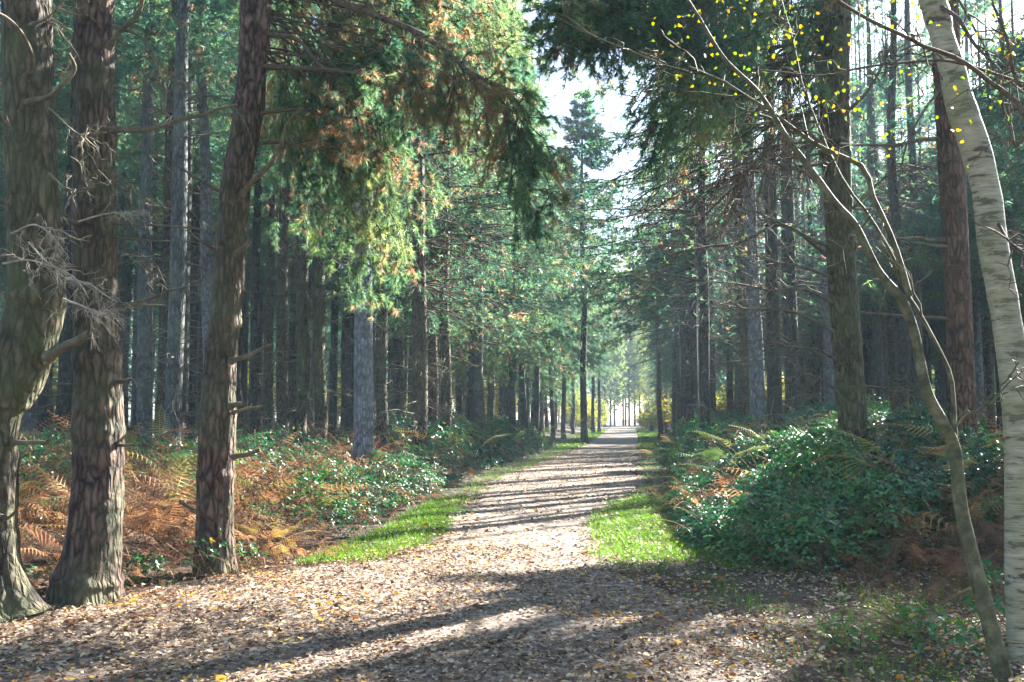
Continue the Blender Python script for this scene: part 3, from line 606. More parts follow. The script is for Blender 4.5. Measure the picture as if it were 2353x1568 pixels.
R4T = [(1820, 60), (1740, 30), (1660, 80), (1580, 60), (1500, 50), (1440, 90), (1400, 60), (1760, 150), (1680, 200), (1600, 170), (1520, 160), (1480, 220), (1560, 260), (1640, 300), (1720, 280), (1800, 240), (1850, 330),
       (1600, 380), (1520, 330), (1470, 400), (1540, 450), (1620, 450), (1700, 420), (1770, 400), (1500, 520), (1430, 340), (1440, 470), (1820, 440), (1660, 520), (1580, 540), (1380, 130), (1560, 110), (1330, 20), (1290, 60), (1850, 120), (1700, 120), (1490, 290), (1560, 400), (1420, 420), (1360, 440), (1400, 520)]
for (u, v) in R4T:
    d = r4.uniform(12.2, 15.5); st = v - r4.uniform(120, 330); b0 = 1905
    C = np.array([at(b0, st, 13.6), at(b0 + (u - b0) * .4, st + (v - st) * .25 - 10, 13.6 + (d - 13.6) * .5), at(b0 + (u - b0) * .78, st + (v - st) * .65, d), at(u, v, d)]) - o4
    sec_boughs(wd, nm, C, .024, r4, (.3, 1), 24, .85, 3, 6, brown=.32 if (v > 330 and u > 1480) else .08, droop=.45, needle=.09, nw=.007, m=11, off=o4)
for (u, v) in [(1290, 30), (1340, 50), (1390, 40), (1430, 70), (1360, 10), (1470, 60), (1310, 80), (1500, 100), (1480, 160), (1520, 230), (1490, 300), (1280, 0), (1440, 20), (1550, 30), (1620, 120), (1300, 10), (1330, 70), (1260, 60), (1370, 90), (1410, 20), (1240, 20), (1280, 90), (1460, 110), (1530, 60), (1590, 200)]:
    C = np.array([at(1905, v - 190, 13.6), at(1700, v - 150, 12.6), at(u + 120, v - 60, 11.3), at(u, v, 10.7)]) - o4
    sec_boughs(wd, nm, C, .022, r4, (.45, 1), 20, .7, 3, 6, brown=.05, droop=.45, needle=.10, nw=.008, m=10)
for lst in ([(1900, 590), (1800, 520), (1700, 560), (1620, 570), (1540, 590), (1492, 662), (1411, 705)], [(1890, 60), (1780, 30), (1650, 60), (1500, 110), (1400, 60), (1290, 40)]):
    sec_boughs(wd, nm, pts(lst, 13.5, 12.0) - o4, .026, r4, (.45, 1), 24, .6, 3, 6, brown=.1, droop=.3, off=o4)
bn = nm.build("bough_needles", M_NEEDLE, t4); wd.build("branchwork", M_LIMB, bn, True)

# ------------------------------------------------------------------ birch, forked sapling and the overhanging limbs with yellow leaves
def birch_leaves(mb, P, r, spread=.25, n=4, L=.034):
    O = np.repeat(P, n, 0) + r.normal(0, spread, (len(P) * n, 3))
    N_ = len(O); leaves(mb, O, r.normal(size=(N_, 3)), r.normal(size=(N_, 3)) + np.array([0, 0, -1.0]), r.uniform(L * .8, L * 1.2, N_), r.uniform(L * .75, L * 1.0, N_), r.random(N_), .7, .25)
tb, ob, Cb, Rb = near_trunk("birch_tree", [(0, 2113, 2172), (80, 2138, 2190), (160, 2160, 2216), (240, 2176, 2238), (350, 2212, 2276), (450, 2238, 2298), (560, 2250, 2313), (700, 2277, 2338), (850, 2298, 2362), (1000, 2310, 2369), (1150, 2312, 2367), (1300, 2312, 2366), (1450, 2316, 2366), (1560, 2318, 2372)],
    6.6, "white barked birch with dark bands leaning left, beside the right edge", M_BIRCH, 36, .004, [(-.35, 1.2, .07), (-.5, 2, .055), (-.3, 2, .03)], cat="birch tree", flare=.15, whorl=.05, seed=33)
r5 = np.random.default_rng(88)
nmL = MB(); LP = []
def limb(root, off, lst, d0, d1, r0, tipr=.3, ntw=10, twL=.4, mat=M_LIMB):
    o = branch(root, off, lst, d0, d1, r0, r5, "branchwork", mat, ntw, twL, tipr, ter=2); return pts(lst, d0, d1)
limb(tb, ob, [(2160, 20), (2200, 50), (2240, 110), (2290, 160), (2400, 260)], 6.5, 5.8, .016)
limb(tb, ob, [(2140, -30), (2180, -20), (2230, 60), (2280, 160), (2340, 380)], 6.5, 6.0, .012)
limb(tb, ob, [(2290, 520), (2320, 560), (2380, 600)], 6.5, 6.1, .012)
c1 = r5.uniform(0, 1, (16, 1)); LPb = pts([(2120, 10), (2200, 60), (2250, 130), (2230, 100), (2310, 60), (2320, 160), (2270, 110), (2190, 250), (2160, 330), (2240, 180), (2325, 20), (2200, 160)], 6.2, 6.0)
mbv = MB(); birch_leaves(mbv, LPb - ob, r5, .13, 5, .029); mbv.build("foliage", M_BIRCHLEAF, tb)
# forked sapling
ts, os_, Cs, Rs = near_trunk("birch_sapling", [(-60, 1538, 1544), (30, 1596, 1604), (135, 1660, 1670), (215, 1740, 1751), (315, 1800, 1814), (390, 1855, 1871), (465, 1908, 1926), (520, 1957, 1975), (620, 2008, 2026), (690, 2060, 2083), (750, 2085, 2108), (800, 2098, 2120), (900, 2118, 2142), (970, 2152, 2178), (1035, 2180, 2208), (1150, 2192, 2220), (1250, 2210, 2242), (1375, 2242, 2276), (1480, 2268, 2304), (1575, 2290, 2330)],
    6.2, "slender curved greenish sapling forking left, foot at bottom right corner", M_SAPL, 18, .002, None, cat="young birch", flare=.1, whorl=.08, seed=41)
B(ts, os_, [(2085, 690), (2062, 600), (2035, 530), (2000, 460), (1982, 395), (1930, 362), (1866, 330), (1795, 282), (1760, 258), (1700, 220), (1634, 182), (1560, 165), (1473, 130), (1373, 92), (1297, 52), (1220, 8)], 6.2, 6.6, .020, r5, "stem", M_SAPL, 26, .5, .22, label="long stem arching left across the top of the view")
B(ts, os_, [(2193, 1010), (2188, 960), (2183, 880), (2160, 820), (2110, 730), (2080, 680), (2050, 600), (1990, 500), (1940, 430), (1880, 300), (1840, 200), (1820, 100), (1790, 0)], 6.2, 6.5, .016, r5, "stem", M_SAPL, 22, .45, .3)
B(ts, os_, [(2190, 990), (2220, 960), (2270, 935), (2320, 880), (2360, 850)], 6.2, 6.1, .010, r5, "stem", M_SAPL, 10, .3, .3)
lp = [(1720, 20), (1755, 50), (1640, 50), (1600, 75), (1590, 110), (1650, 110), (1670, 125), (1640, 160), (1700, 165), (1770, 45), (1740, 70), (1800, 60), (1830, 90), (1770, 170), (1790, 180), (1850, 190), (1870, 200), (1910, 220), (1925, 230), (1840, 40), (1920, 40), (1930, 170), (1530, 30),
      (1970, 315), (1935, 355), (2060, 310), (2080, 280), (1900, 140), (1560, 120), (1480, 100), (1620, 20), (1020, 75), (1260, 20), (1000, 60)]
mbv = MB(); birch_leaves(mbv, pts(lp, 6.4, 6.4) - os_, r5, .12, 5, .029); mbv.build("foliage", M_BIRCHLEAF, ts)
# dark limb crossing top right comes from a tree beside the camera
root = empty("birch_tree", tuple(at(2700, 1560, 5.6) * np.array([1, 1, 0])), "dark thin birch outside right whose limb crosses the white birch", "birch tree")
oo = np.array(root.location); Cc = np.array([[0, 0, -.1], [.02, 0, 1], [0, .02, 2.2], [-.03, 0, 3.6], [-.1, 0, 5.4], [-.2, 0, 8]])
trunk_mb(Cc, [.08, .07, .065, .06, .045, .01], r5, 14, .1, .003, seed=4).build("trunk", M_DARK, root, True)
d_ = float(oo[1])
limb(root, oo, [(2640, 640), (2500, 560), (2420, 500), (2350, 268), (2270, 190), (2200, 142), (2118, 114), (2086, 96), (1990, 48), (1914, 0), (1860, -40)], d_, 5.4, .017, .5, 14, .35, M_LIMB)
limb(root, oo, [(2640, 300), (2420, 220), (2200, 150), (2100, 148), (1980, 160), (1880, 180), (1740, 165)], d_, 5.9, .011, .4, 12, .3)
limb(root, oo, [(2640, 100), (2400, 160), (2340, 200), (2310, 90), (2270, 0)], d_, 5.4, .014, .5, 8, .35)
mbv = MB(); birch_leaves(mbv, pts([(2050, 20), (2230, 110), (2300, 150), (2340, 60), (1990, 60), (2140, 180), (2100, 200), (2280, 20), (2330, 130), (2190, 240)], 5.5, 5.5) - oo, r5, .12, 4, .029); mbv.build("foliage", M_BIRCHLEAF, root)

# ------------------------------------------------------------------ trees of the stand that the photograph shows one by one
r6 = np.random.default_rng(404)
ORD = ["first", "second", "third", "fourth", "fifth", "sixth", "seventh", "eighth", "ninth", "tenth", "eleventh", "twelfth", "thirteenth", "fourteenth", "fifteenth", "sixteenth", "seventeenth", "eighteenth", "nineteenth", "twentieth", "twenty-first", "twenty-second"]
MATN = {'B': (M_BROWN, "brown"), 'G': (M_GREY, "grey"), 'P': (M_PALE, "pale bluish"), 'D': (M_DARK, "dark"), 'O': (M_OLIVE, "olive"), 'R': (M_RED, "reddish")}
GL = "pines of the left stand"; GR = "pines of the right stand"
def row(specs, fmt, group, low, reach, cullit, **k):
    for i, (u, wd_, D, mk, lu) in enumerate(sorted(specs)):
        d = D * FPX / wd_; m_, nm_ = MATN[mk]; far = d > 30
        make_pine(u, d, D, r6.uniform(16, 19), low + r6.uniform(-.5, 1), reach, m_, fmt % (nm_, ORD[i]), r6, group, lean_u=lu, cullit=cullit,
                  dead=int(85 if not far else 36), deadL=1.5, sides=14 if not far else 9, detail=.006 if not far else 0,
                  nw=.012 if not far else .024, needle=.11 if not far else .16, m=7 if not far else 5, tw=9, tf=6 if not far else 5, **k)
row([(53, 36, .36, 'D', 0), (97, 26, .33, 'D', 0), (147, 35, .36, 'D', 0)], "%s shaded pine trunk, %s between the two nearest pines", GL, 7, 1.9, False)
row([(333, 35, .34, 'G', -20), (378, 34, .34, 'B', 0), (419, 26, .32, 'G', -8), (480, 30, .33, 'P', -45)], "%s pine trunk, %s right of the flared pine", GL, 9, 1.9, False)
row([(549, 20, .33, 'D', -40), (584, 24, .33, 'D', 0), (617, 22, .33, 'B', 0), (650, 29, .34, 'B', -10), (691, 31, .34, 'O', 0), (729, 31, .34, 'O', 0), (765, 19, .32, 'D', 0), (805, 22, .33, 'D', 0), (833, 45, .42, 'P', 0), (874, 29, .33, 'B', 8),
     (912, 17, .3, 'D', 0)], "%s pine trunk, %s right of the leaning stubbed pine", GL, 7.5, 2.2, False)
row([(962, 36, .38, 'B', 0), (993, 22, .30, 'R', 0), (1022, 26, .34, 'B', 0), (1055, 17, .32, 'D', 0), (1083, 24, .36, 'D', 10), (1129, 17, .34, 'G', 0), (1165, 15, .34, 'G', 0), (1198, 13, .34, 'G', 0), (1246, 10, .34, 'G', 0)],
    "%s low crowned hazy pine, %s along the left side of the path", GL, 3.6, 3.6, True, az0=0, dens=1.5)
row([(1363, 8.5, .38, 'D', 0), (1377, 8, .38, 'D', 0)], "thin far %s pine, %s beyond the tall dark one by the path", GL, 6, 3, False)
for k, (dd, hh) in enumerate(((33, 15.5), (42, 16.5), (53, 17), (74, 22), (90, 25))):
    xx = float(edge_l(dd)) - 1.0; make_pine(1176.5 + xx / dd * FPX, dd, .34, hh, 4.5 + dd * .02, 3.6, M_GREY, "%s bushy hazy pine overhanging the left path verge" % ORD[k], r6, "bushy pines overhanging the path", dens=1.5, cullit=True, nw=.036, needle=.21, m=6, tw=9, tf=6, dead=30, sides=9, detail=0, az0=0)
SHAFTS[0] = .48
for k, (dd, hh) in enumerate(((31, 17.5), (39, 18), (45, 19), (52, 20), (60, 21), (72, 23))):
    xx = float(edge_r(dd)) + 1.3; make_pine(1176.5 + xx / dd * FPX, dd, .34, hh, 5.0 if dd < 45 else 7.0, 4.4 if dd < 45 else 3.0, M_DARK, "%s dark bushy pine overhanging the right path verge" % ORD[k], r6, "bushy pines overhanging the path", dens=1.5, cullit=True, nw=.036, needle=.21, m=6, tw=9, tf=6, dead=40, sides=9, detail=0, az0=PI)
SHAFTS[0] = .72
make_pine(1342, 61, .44, 22.0, 9.0, 3.5, M_DARK, "tall straight dark pine alone on the left verge, top against sky", r6, None, lean_u=0, dens=1.1, nw=.05, needle=.30, m=5, dead=30, deadL=1.8, sides=10, detail=0)
row([(1517, 12, .36, 'R', -14), (1530, 8.5, .34, 'R', -6), (1580, 12, .3, 'D', -8), (1640, 14, .33, 'D', 0), (1680, 16, .34, 'D', 0)], "%s shaded pine trunk, %s along the right path side", GR, 5.0, 3.4, True, az0=PI)
row([(1718, 30, .38, 'B', -22), (1742, 36, .40, 'P', -14), (1822, 36, .4, 'D', 0), (1870, 18, .34, 'D', 0), (1905, 26, .36, 'P', 0)], "%s pine trunk, %s left of the scaly bramble bank pine", GR, 4.6, 3.8, True, az0=PI, dens=1.9)
row([(2032, 22, .34, 'B', -10), (2068, 13, .33, 'D', 0), (2097, 15, .33, 'D', -10), (2130, 17, .34, 'D', 0), (2252, 24, .36, 'P', 0), (2300, 20, .34, 'D', 0), (2335, 26, .36, 'D', 0)], "%s pine trunk, %s right of the scaly bramble bank pine", GR, 5.0, 3.3, True, dens=2.0)

# trees behind: copies of six pines
protos = []
def place(x, y, label, group, kinds, far=False):
    s = r6.uniform(.9, 1.12); z = H(x, y) - .05; p = protos[r6.integers(*kinds)]
    if not p.get("used"):
        p["used"] = 1; o = p["o"]; o.location = (x, y, z); o.rotation_euler = (0, 0, r6.uniform(0, 6)); o.scale = (s, s, s); o["label"] = label; o["group"] = group
    else: copy_tree(p["o"], (x, y, z), r6.uniform(0, 6.28), (s, s, s * r6.uniform(.95, 1.08)), label, group)
for k in range(6):
    root = empty("pine_tree", (0, 0, 0), "x", "pine tree"); Ht = r6.uniform(16.5, 18.5); D = .32; zz = np.array([-.1, .3, 1, 4, 8, 12, Ht])
    C = np.column_stack([r6.normal(0, .05, 7), r6.normal(0, .05, 7), zz]); trunk_mb(C, D / 2 * np.array([1.3, 1.1, 1, .9, .75, .5, .05]), r6, 9, .4, 0, seed=k).build("trunk", [M_DARK, M_GREY, M_BROWN][k % 3], root, True)
    sh = pine_shape(r6, Ht, 8.0 if k < 3 else 4.4, 2.3 if k < 3 else 3.2, 1.4, .17, .032, 5, .05, (0, 0), 8, 5); put_crown(sh, "crown", root, r=r6, mat=M_NEEDLE_FAR)
    P, Rd, TP, TR = dead_shape(r6, .8, 8, 60, 1.3, D / 2); wd = MB(); tubes(wd, P, Rd * 1.3, 3); tubes(wd, TP, TR * 1.3, 3); wd.build("dead_branchwork", M_TWIG, root)
    protos.append(dict(o=root))
def shaded_pine(x, y, label, group, zb, reach):
    """a filler pine whose crown has the gaps that let the sun through to the path"""
    p = protos[r6.integers(0, 6)]["o"]; z = H(x, y) - .05; sc = r6.uniform(.95, 1.1)
    root = empty("pine_tree", (x, y, z), label, "pine tree", group)
    for ch in p.children:
        if ch.name.startswith(("trunk", "dead_branchwork")):
            k = ch.copy(); COL.objects.link(k); k.parent = root
    sh = pine_shape(r6, 17.0, zb, reach, 2.2, .17, .032, 5, .03, (0, 0), 8, 5)
    put_crown(sh, "crown", root, (x, y, z), True, r6, mat=M_NEEDLE_FAR)
taken = [(o.location.x, o.location.y) for o in COL.objects if o.parent is None and o.get("category") == "pine tree" and o.location.y > 5]
def free(x, y, s):
    return all((x - a)**2 + (y - b)**2 > s * s for a, b in taken)
nL = nR = 0
for it in range(6000):
    y = r6.uniform(19, 86); x = r6.uniform(-.56 * y - 2, .56 * y + 2)
    left = x < edge_l(y) - (1.2 if y > 38 else 3.0); right = x > edge_r(y) + 1.6
    if not (left or right): continue
    if right and any(abs((x - a) * S[1] - (y - b) * S[0]) / math.cos(SUN_EL) < q and y > b and (y - b) < 26 for a, b, q in ((.2, 12.8, 1.5), (-2.4, 7.9, 1.3), (1.2, 19, 1.0))): continue   # trunks kept out of these lanes so the low sun reaches its pools
    if left and nL >= 130 or right and nR >= 100: continue
    if not free(x, y, 2.3 if y < 45 else 2.7): continue
    taken.append((x, y))
    edge = (left and x > edge_l(y) - 4) or (right and x < edge_r(y) + 4)
    if left: nL += 1; place(x, y, "slim pine trunk in the crowded shade deep in the left stand", "pines deep in the left stand", (3, 6) if edge else (0, 3))
    else: nR += 1; shaded_pine(x, y, "slim pine trunk in the crowded shade deep in the right stand", "pines deep in the right stand", 4.2 if edge else 5.5, 3.1 if edge else 2.6)
# trees flanking the far end of the path
for k, y in enumerate((74, 86, 99, 113, 129)):
    for sgn in (-1, 1):
        x = (float(edge_l(y)) - 3.2) if sgn < 0 else (float(edge_r(y)) + 3.0)
        place(x, y, "hazy far pine lining the %s side of the path end" % ("left" if sgn < 0 else "right"), "far pines lining the path end", (3, 6))
# taller, older pines standing farther back close the view above the stand
r10 = np.random.default_rng(505)
for k in range(100):
    y = r10.uniform(46, 78); x = (float(edge_r(y)) + r10.uniform(4, 27)) if k % 2 else (float(edge_l(y)) - r10.uniform(4, 36))
    if not free(x, y, 2.0): continue
    taken.append((x, y)); root = empty("pine_tree", (x, y, H(x, y) - .05), "tall old pine rising above the others at the back of the %s stand" % ("right" if k % 2 else "left"), "pine tree", "tall pines at the back of the stands")
    Ht = 4 + y * .4 + r10.uniform(-1, 2.5); zz = np.array([-.1, .4, 2, 8, 16, Ht]); C = np.column_stack([zz * 0 + r10.normal(0, .05, 6), zz * 0, zz]); trunk_mb(C, .2 * np.array([1.3, 1.1, 1, .85, .6, .05]), r10, 9, .5, 0, seed=k).build("trunk", M_DARK, root, True)
    put_crown(pine_shape(r10, Ht, Ht * .4, 4.2, 1.3, .26, .055, 5, .02, (0, 0), 9, 5), "crown", root, (x, y, 0), bool(k % 2), r10, M_NEEDLE_FAR)
for k in range(90):
    y = r10.uniform(56, 92); x = y * r10.uniform(.29, .545)
    if not free(x, y, 1.9): continue
    taken.append((x, y)); root = empty("pine_tree", (x, y, H(x, y) - .05), "tall old pine rising above the others at the back of the right stand", "pine tree", "tall pines at the back of the stands")
    Ht = 4 + y * .43 + r10.uniform(-1, 2.5); zz = np.array([-.1, .4, 2, 8, 16, Ht]); C = np.column_stack([zz * 0 + r10.normal(0, .05, 6), zz * 0, zz]); trunk_mb(C, .2 * np.array([1.3, 1.1, 1, .85, .6, .05]), r10, 9, .5, 0, seed=k).build("trunk", M_DARK, root, True)
    put_crown(pine_shape(r10, Ht, Ht * .28, 4.6, 1.6, .30, .07, 5, .02, (0, 0), 9, 5), "crown", root, (x, y, H(x, y)), True, r10, M_NEEDLE_FAR)
# the wood closes behind the viewpoint as well
for (x, y) in ((-9, 3), (-7, -3), (-11, -8), (-4, -7), (5.5, -2), (8, 3), (1, -6), (6, -8), (-2, -12), (11, -4), (-14, 0), (4, -13)):
    place(x, y, "pine standing behind the viewpoint", "pines behind the viewpoint", (0, 3))
# ------------------------------------------------------------------ the wood beyond
r7 = np.random.default_rng(9)
nm = MB(); wd = MB()
def clump(x, y, h, w_, n, tint, L=.5):
    z0 = H(x, y); q = r7.normal(size=(n, 3)); q = unit(q) * (r7.random((n, 1))**.45)
    P = np.array([x, y, z0 + h * .56]) + q * np.array([w_, w_, h * .46]); k = vn(P * .8, 70) > .36; P = P[k]
    tufts(nm, P, q[k] + r7.normal(0, .5, (len(P), 3)), np.full(len(P), L), 4, L * .30, np.clip(tint + r7.normal(0, .06, len(P)), 0, 1), r7, (.3, 1.4))
    tubes(wd, np.array([[[x, y, z0 - .1], [x, y, z0 + h * .5], [x, y, z0 + h * .9]]]), np.array([[.2, .15, .04]]), 6)
for side in (-1, 1):
    for k in range(64):
        y = r7.uniform(88, 165); x = (float(edge_l(y)) - r7.uniform(2, 60)) if side < 0 else (float(edge_r(y)) + r7.uniform(2, 50))
        clump(x, y, r7.uniform(12, 19), r7.uniform(2, 3.4), 900, r7.uniform(.1, .5))
o = nm.build("distant_wood", M_NEEDLE_FAR); tag(o, "hazy mass of dark conifers far behind both stands", "woodland", kind="stuff"); wd.build("distant_trunks", M_DARK, o)
nm = MB(); wd = MB()
for k in range(60):
    y = r7.uniform(165, 215); x = r7.uniform(-60, 110)
    clump(x, y, r7.uniform(14, 24), r7.uniform(3, 5), 1300, r7.choice([.4, .5, .58]), .6)
for k in range(16):   # pale tall trees standing across the end of the path
    y = r7.uniform(176, 205); clump((1360 + 11 * k + r7.uniform(-6, 6) - 1176.5) / FPX * y, y, r7.uniform(20, 36), r7.uniform(2.6, 4.2), 1500, r7.choice([.4, .5, .56]), .7)
for k in range(60):   # low scrub seen as light slits between the trunks
    y = r7.uniform(80, 104); s = r7.choice([-1, 1]); x = (float(edge_l(y)) - r7.uniform(3, 55)) if s < 0 else (float(edge_r(y)) + r7.uniform(3, 45))
    clump(x, y, r7.uniform(3, 7), r7.uniform(1.5, 3), 500, r7.choice([.5, .6, .66]), .4)
for k in range(26):   # low autumn scrub at the end of the path
    y = r7.uniform(110, 160); s = r7.choice([-1, 1]); x = (float(edge_l(y)) - r7.uniform(-.5, 3)) if s < 0 else (float(edge_r(y)) + r7.uniform(-.5, 3))
    clump(x, y, r7.uniform(1.5, 5), r7.uniform(1, 2), 500, r7.choice([.5, .58, .64]), .35)
o = nm.build("far_autumn_wood", leafmat("autumn_far_leaf", [(0, (.04, .1, .05)), (.5, (.14, .2, .05)), (.66, (.3, .3, .06)), (.85, (.4, .22, .07)), (1, (.3, .14, .06))], .5)); tag(o, "bright yellow green autumn trees closing the end of the path", "woodland", kind="stuff"); wd.build("distant_trunks", M_DARK, o)
# side trees that only shade the view (just out of frame, to the right)
for (x, y) in ((21, 27), (16, 7)):
    shaded_pine(x, y, "pine standing just beyond the right edge", "pines beyond the right edge", 5, 2.8)

# ------------------------------------------------------------------ bracken
def frond_template(n_pairs, leaflets):
    """flat frond: columns s (0..1 along), w (lateral, in lengths), z"""
    V = []; F = []
    for k in range(n_pairs):
        s = .04 + .94 * (k / n_pairs)**.95; pl_ = .29 * (1 - s)**.85 * (1 if k else .9) + .01
        for sg in (-1, 1):
            fwd = .30
            if leaflets:
                b = len(V); V += [(s - .008, 0, 0), (s + .008, 0, 0), (s + fwd * pl_, sg * pl_, -.004)]; F.append((b, b + 1, b + 2))
                nl = max(2, int(leaflets * (pl_ / .34)**.6 + .5))
                for q in range(nl):
                    t0 = (q + .1) / nl; lw = .017 * (1 - t0 * .7) * (pl_ / .34 + .35); st = .40 * pl_ / nl
                    for g in (-1, 1):
                        b = len(V); cs, cw = s + fwd * pl_ * t0, sg * pl_ * t0
                        V += [(cs - st * fwd, cw - sg * st, 0), (cs + st * fwd, cw + sg * st, 0), (cs + g * lw * .95 + .02 * pl_, cw + sg * lw * .35 + sg * st * .4, -.008)]; F.append((b, b + 1, b + 2))
            else:
                b = len(V); wv = .5 / n_pairs * .75
                V += [(s - wv, 0, 0), (s + wv, 0, 0), (s + fwd * pl_ + .0, sg * pl_, -.01)]; F.append((b, b + 1, b + 2))
    b = len(V); rw = .006
    for q in range(6):
        s = q / 5; V += [(s, -rw * (1 - s * .8), .002), (s, rw * (1 - s * .8), .002)]
    for q in range(5): F.append((b + 2 * q, b + 2 * q + 1, b + 2 * q + 3)); F.append((b + 2 * q, b + 2 * q + 3, b + 2 * q + 2))
    return np.array(V), np.array(F)
FT = {'hi': frond_template(17, 11), 'mid': frond_template(13, 4), 'lo': frond_template(11, 0)}
def fronds(mb, st, P, az, L, a0, curve, tint, r, lod='mid', stalk=.35, crumple=.0, roll=None):
    """fronds rising from P: leave at angle a0 and curve over by `curve` radians; st gets the stalks"""
    V, F = FT[lod]; N = len(P)
    if N == 0: return
    L = np.asarray(L)[:, None]; a0 = np.asarray(a0)[:, None]; cv = np.asarray(curve)[:, None]
    def arc(s):   # s 0..1 of the whole (stalk+blade)
        a = a0 - cv * s; cvs = np.where(np.abs(cv) < 1e-3, 1e-3, cv)
        return (np.sin(a0) - np.sin(a)) / cvs * L, (np.cos(a) - np.cos(a0)) / cvs * L, a
    S_ = stalk + (1 - stalk) * V[None, :, 0]; rr, zz, a = arc(S_)
    Lb = L * (1 - stalk); lat = V[None, :, 1] * Lb * .95; nz = V[None, :, 2] * Lb
    roll = (r.normal(0, .35, (N, 1)) if roll is None else roll)
    if crumple:
        ph = r.uniform(0, 6, (N, 3)); sgn = np.sign(V[None, :, 1])
        nz = nz - crumple * np.abs(lat) * (.6 + .9 * np.sin(V[None, :, 0] * 9 + ph[:, :1] + sgn)) ; lat = lat * (1 - crumple * .45 * (1 + np.sin(V[None, :, 0] * 14 + ph[:, 1:2])))
    nz = nz + lat * np.sin(roll); lat = lat * np.cos(roll)
    rr = rr - nz * np.sin(a); zz = zz + nz * np.cos(a)
    ca, sa = np.cos(az)[:, None], np.sin(az)[:, None]
    W = np.stack([P[:, :1] + rr * ca - lat * sa, P[:, 1:2] + rr * sa + lat * ca, P[:, 2:] + zz], -1)
    Fi = (F[None] + (np.arange(N) * len(V))[:, None, None]).reshape(-1, 3)
    mb.add(W, Fi, np.clip(np.repeat(tint, len(V)) + np.tile(r.normal(0, .02, len(V)), N), 0, 1))
    sk = np.linspace(0, stalk + .02, 4)[None] * np.ones((N, 1)); rr, zz, a = arc(sk)
    SP = np.stack([P[:, :1] + rr * np.cos(az)[:, None], P[:, 1:2] + rr * np.sin(az)[:, None], P[:, 2:] + zz], -1)
    tubes(st, SP, np.full((N, 4), .0032), 3)
r8 = np.random.default_rng(31)
def scatter(n, x0, x1, y0, y1, cond, r, power=1.):
    y = y0 + (y1 - y0) * r.random(n)**power; x = r.uniform(0, 1, n) * (x1 - x0) + x0
    k = cond(x, y); x, y = x[k], y[k]; return np.stack([x, y, terrain(x, y)], -1)
def infrustum(x, y, m=.6): return np.abs(x) < .515 * y + m
def bracken_patch(label, n, y0, y1, cond, tintf, lod, hmin, hmax, x0=-22, x1=24, crumple=.45):
    P = scatter(n, x0, x1, y0, y1, lambda x, y: cond(x, y) & infrustum(x, y), r8, 1.0); N = len(P)
    e = np.maximum(edge_l(P[:, 1]) - P[:, 0], P[:, 0] - edge_r(P[:, 1])); hs = .45 + .55 * sstep(0, 1.6, e)
    mb = MB(); st = MB(); ti = tintf(P, N)
    L = r8.uniform(hmin, hmax, N) * hs
    fronds(mb, st, P, r8.uniform(0, 2 * PI, N), L, r8.uniform(.6, 1.55, N), r8.uniform(1.0, 3.2, N), ti, r8, lod, .32, crumple)
    o = mb.build("bracken", M_BRACKEN); tag(o, label, "bracken", kind="stuff"); st.build("bracken_stalks", M_STEM, o); return o
def ti_brown(P, N):
    g = vn(np.column_stack([P[:, :2] * .9, P[:, 0] * 0]), 81); t = .08 + .62 * (.5 * g + .5 * r8.random(N)); k = r8.random(N)
    t = np.where(k > .95, r8.uniform(.76, .84, N), t); return np.where((k < .025), r8.uniform(.9, 1, N), t)
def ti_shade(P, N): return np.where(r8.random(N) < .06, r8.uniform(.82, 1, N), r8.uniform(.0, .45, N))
def bramN(x, y): return fbm2(x * .35 + 7, y * .28 + 2, 91)
Lb = lambda x, y: x < edge_l(y) + .1
bracken_patch("orange brown withered bracken in front of and between the left pines", 5200, 7.6, 11.8, lambda x, y: (x < edge_l(y) + .05) & (x > -8), ti_brown, 'hi', .6, 1.4)
bracken_patch("withered brown bracken behind the nearest left pines", 7500, 11.2, 20, lambda x, y: (x < edge_l(y) - .2) & ((x < edge_l(y) - 1.6) | (y < 12.3) | (r8.random(len(x)) < .25)), ti_brown, 'mid', .7, 1.7, -12)
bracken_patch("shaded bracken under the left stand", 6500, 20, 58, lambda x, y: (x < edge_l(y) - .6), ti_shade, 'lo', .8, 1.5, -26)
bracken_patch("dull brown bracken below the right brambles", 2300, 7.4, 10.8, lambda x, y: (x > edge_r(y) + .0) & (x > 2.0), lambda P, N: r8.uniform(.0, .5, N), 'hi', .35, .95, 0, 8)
bracken_patch("rusty bracken behind the birch and scaly pines", 3400, 10.5, 20, lambda x, y: (x > edge_r(y) + 1.8) & (x > .36 * y + .3), ti_brown, 'mid', .8, 1.45, 2, 14)
bracken_patch("faded bracken deep under the right stand", 4200, 19, 62, lambda x, y: (x > edge_r(y) + .6), ti_shade, 'lo', .8, 1.4, 0, 36)

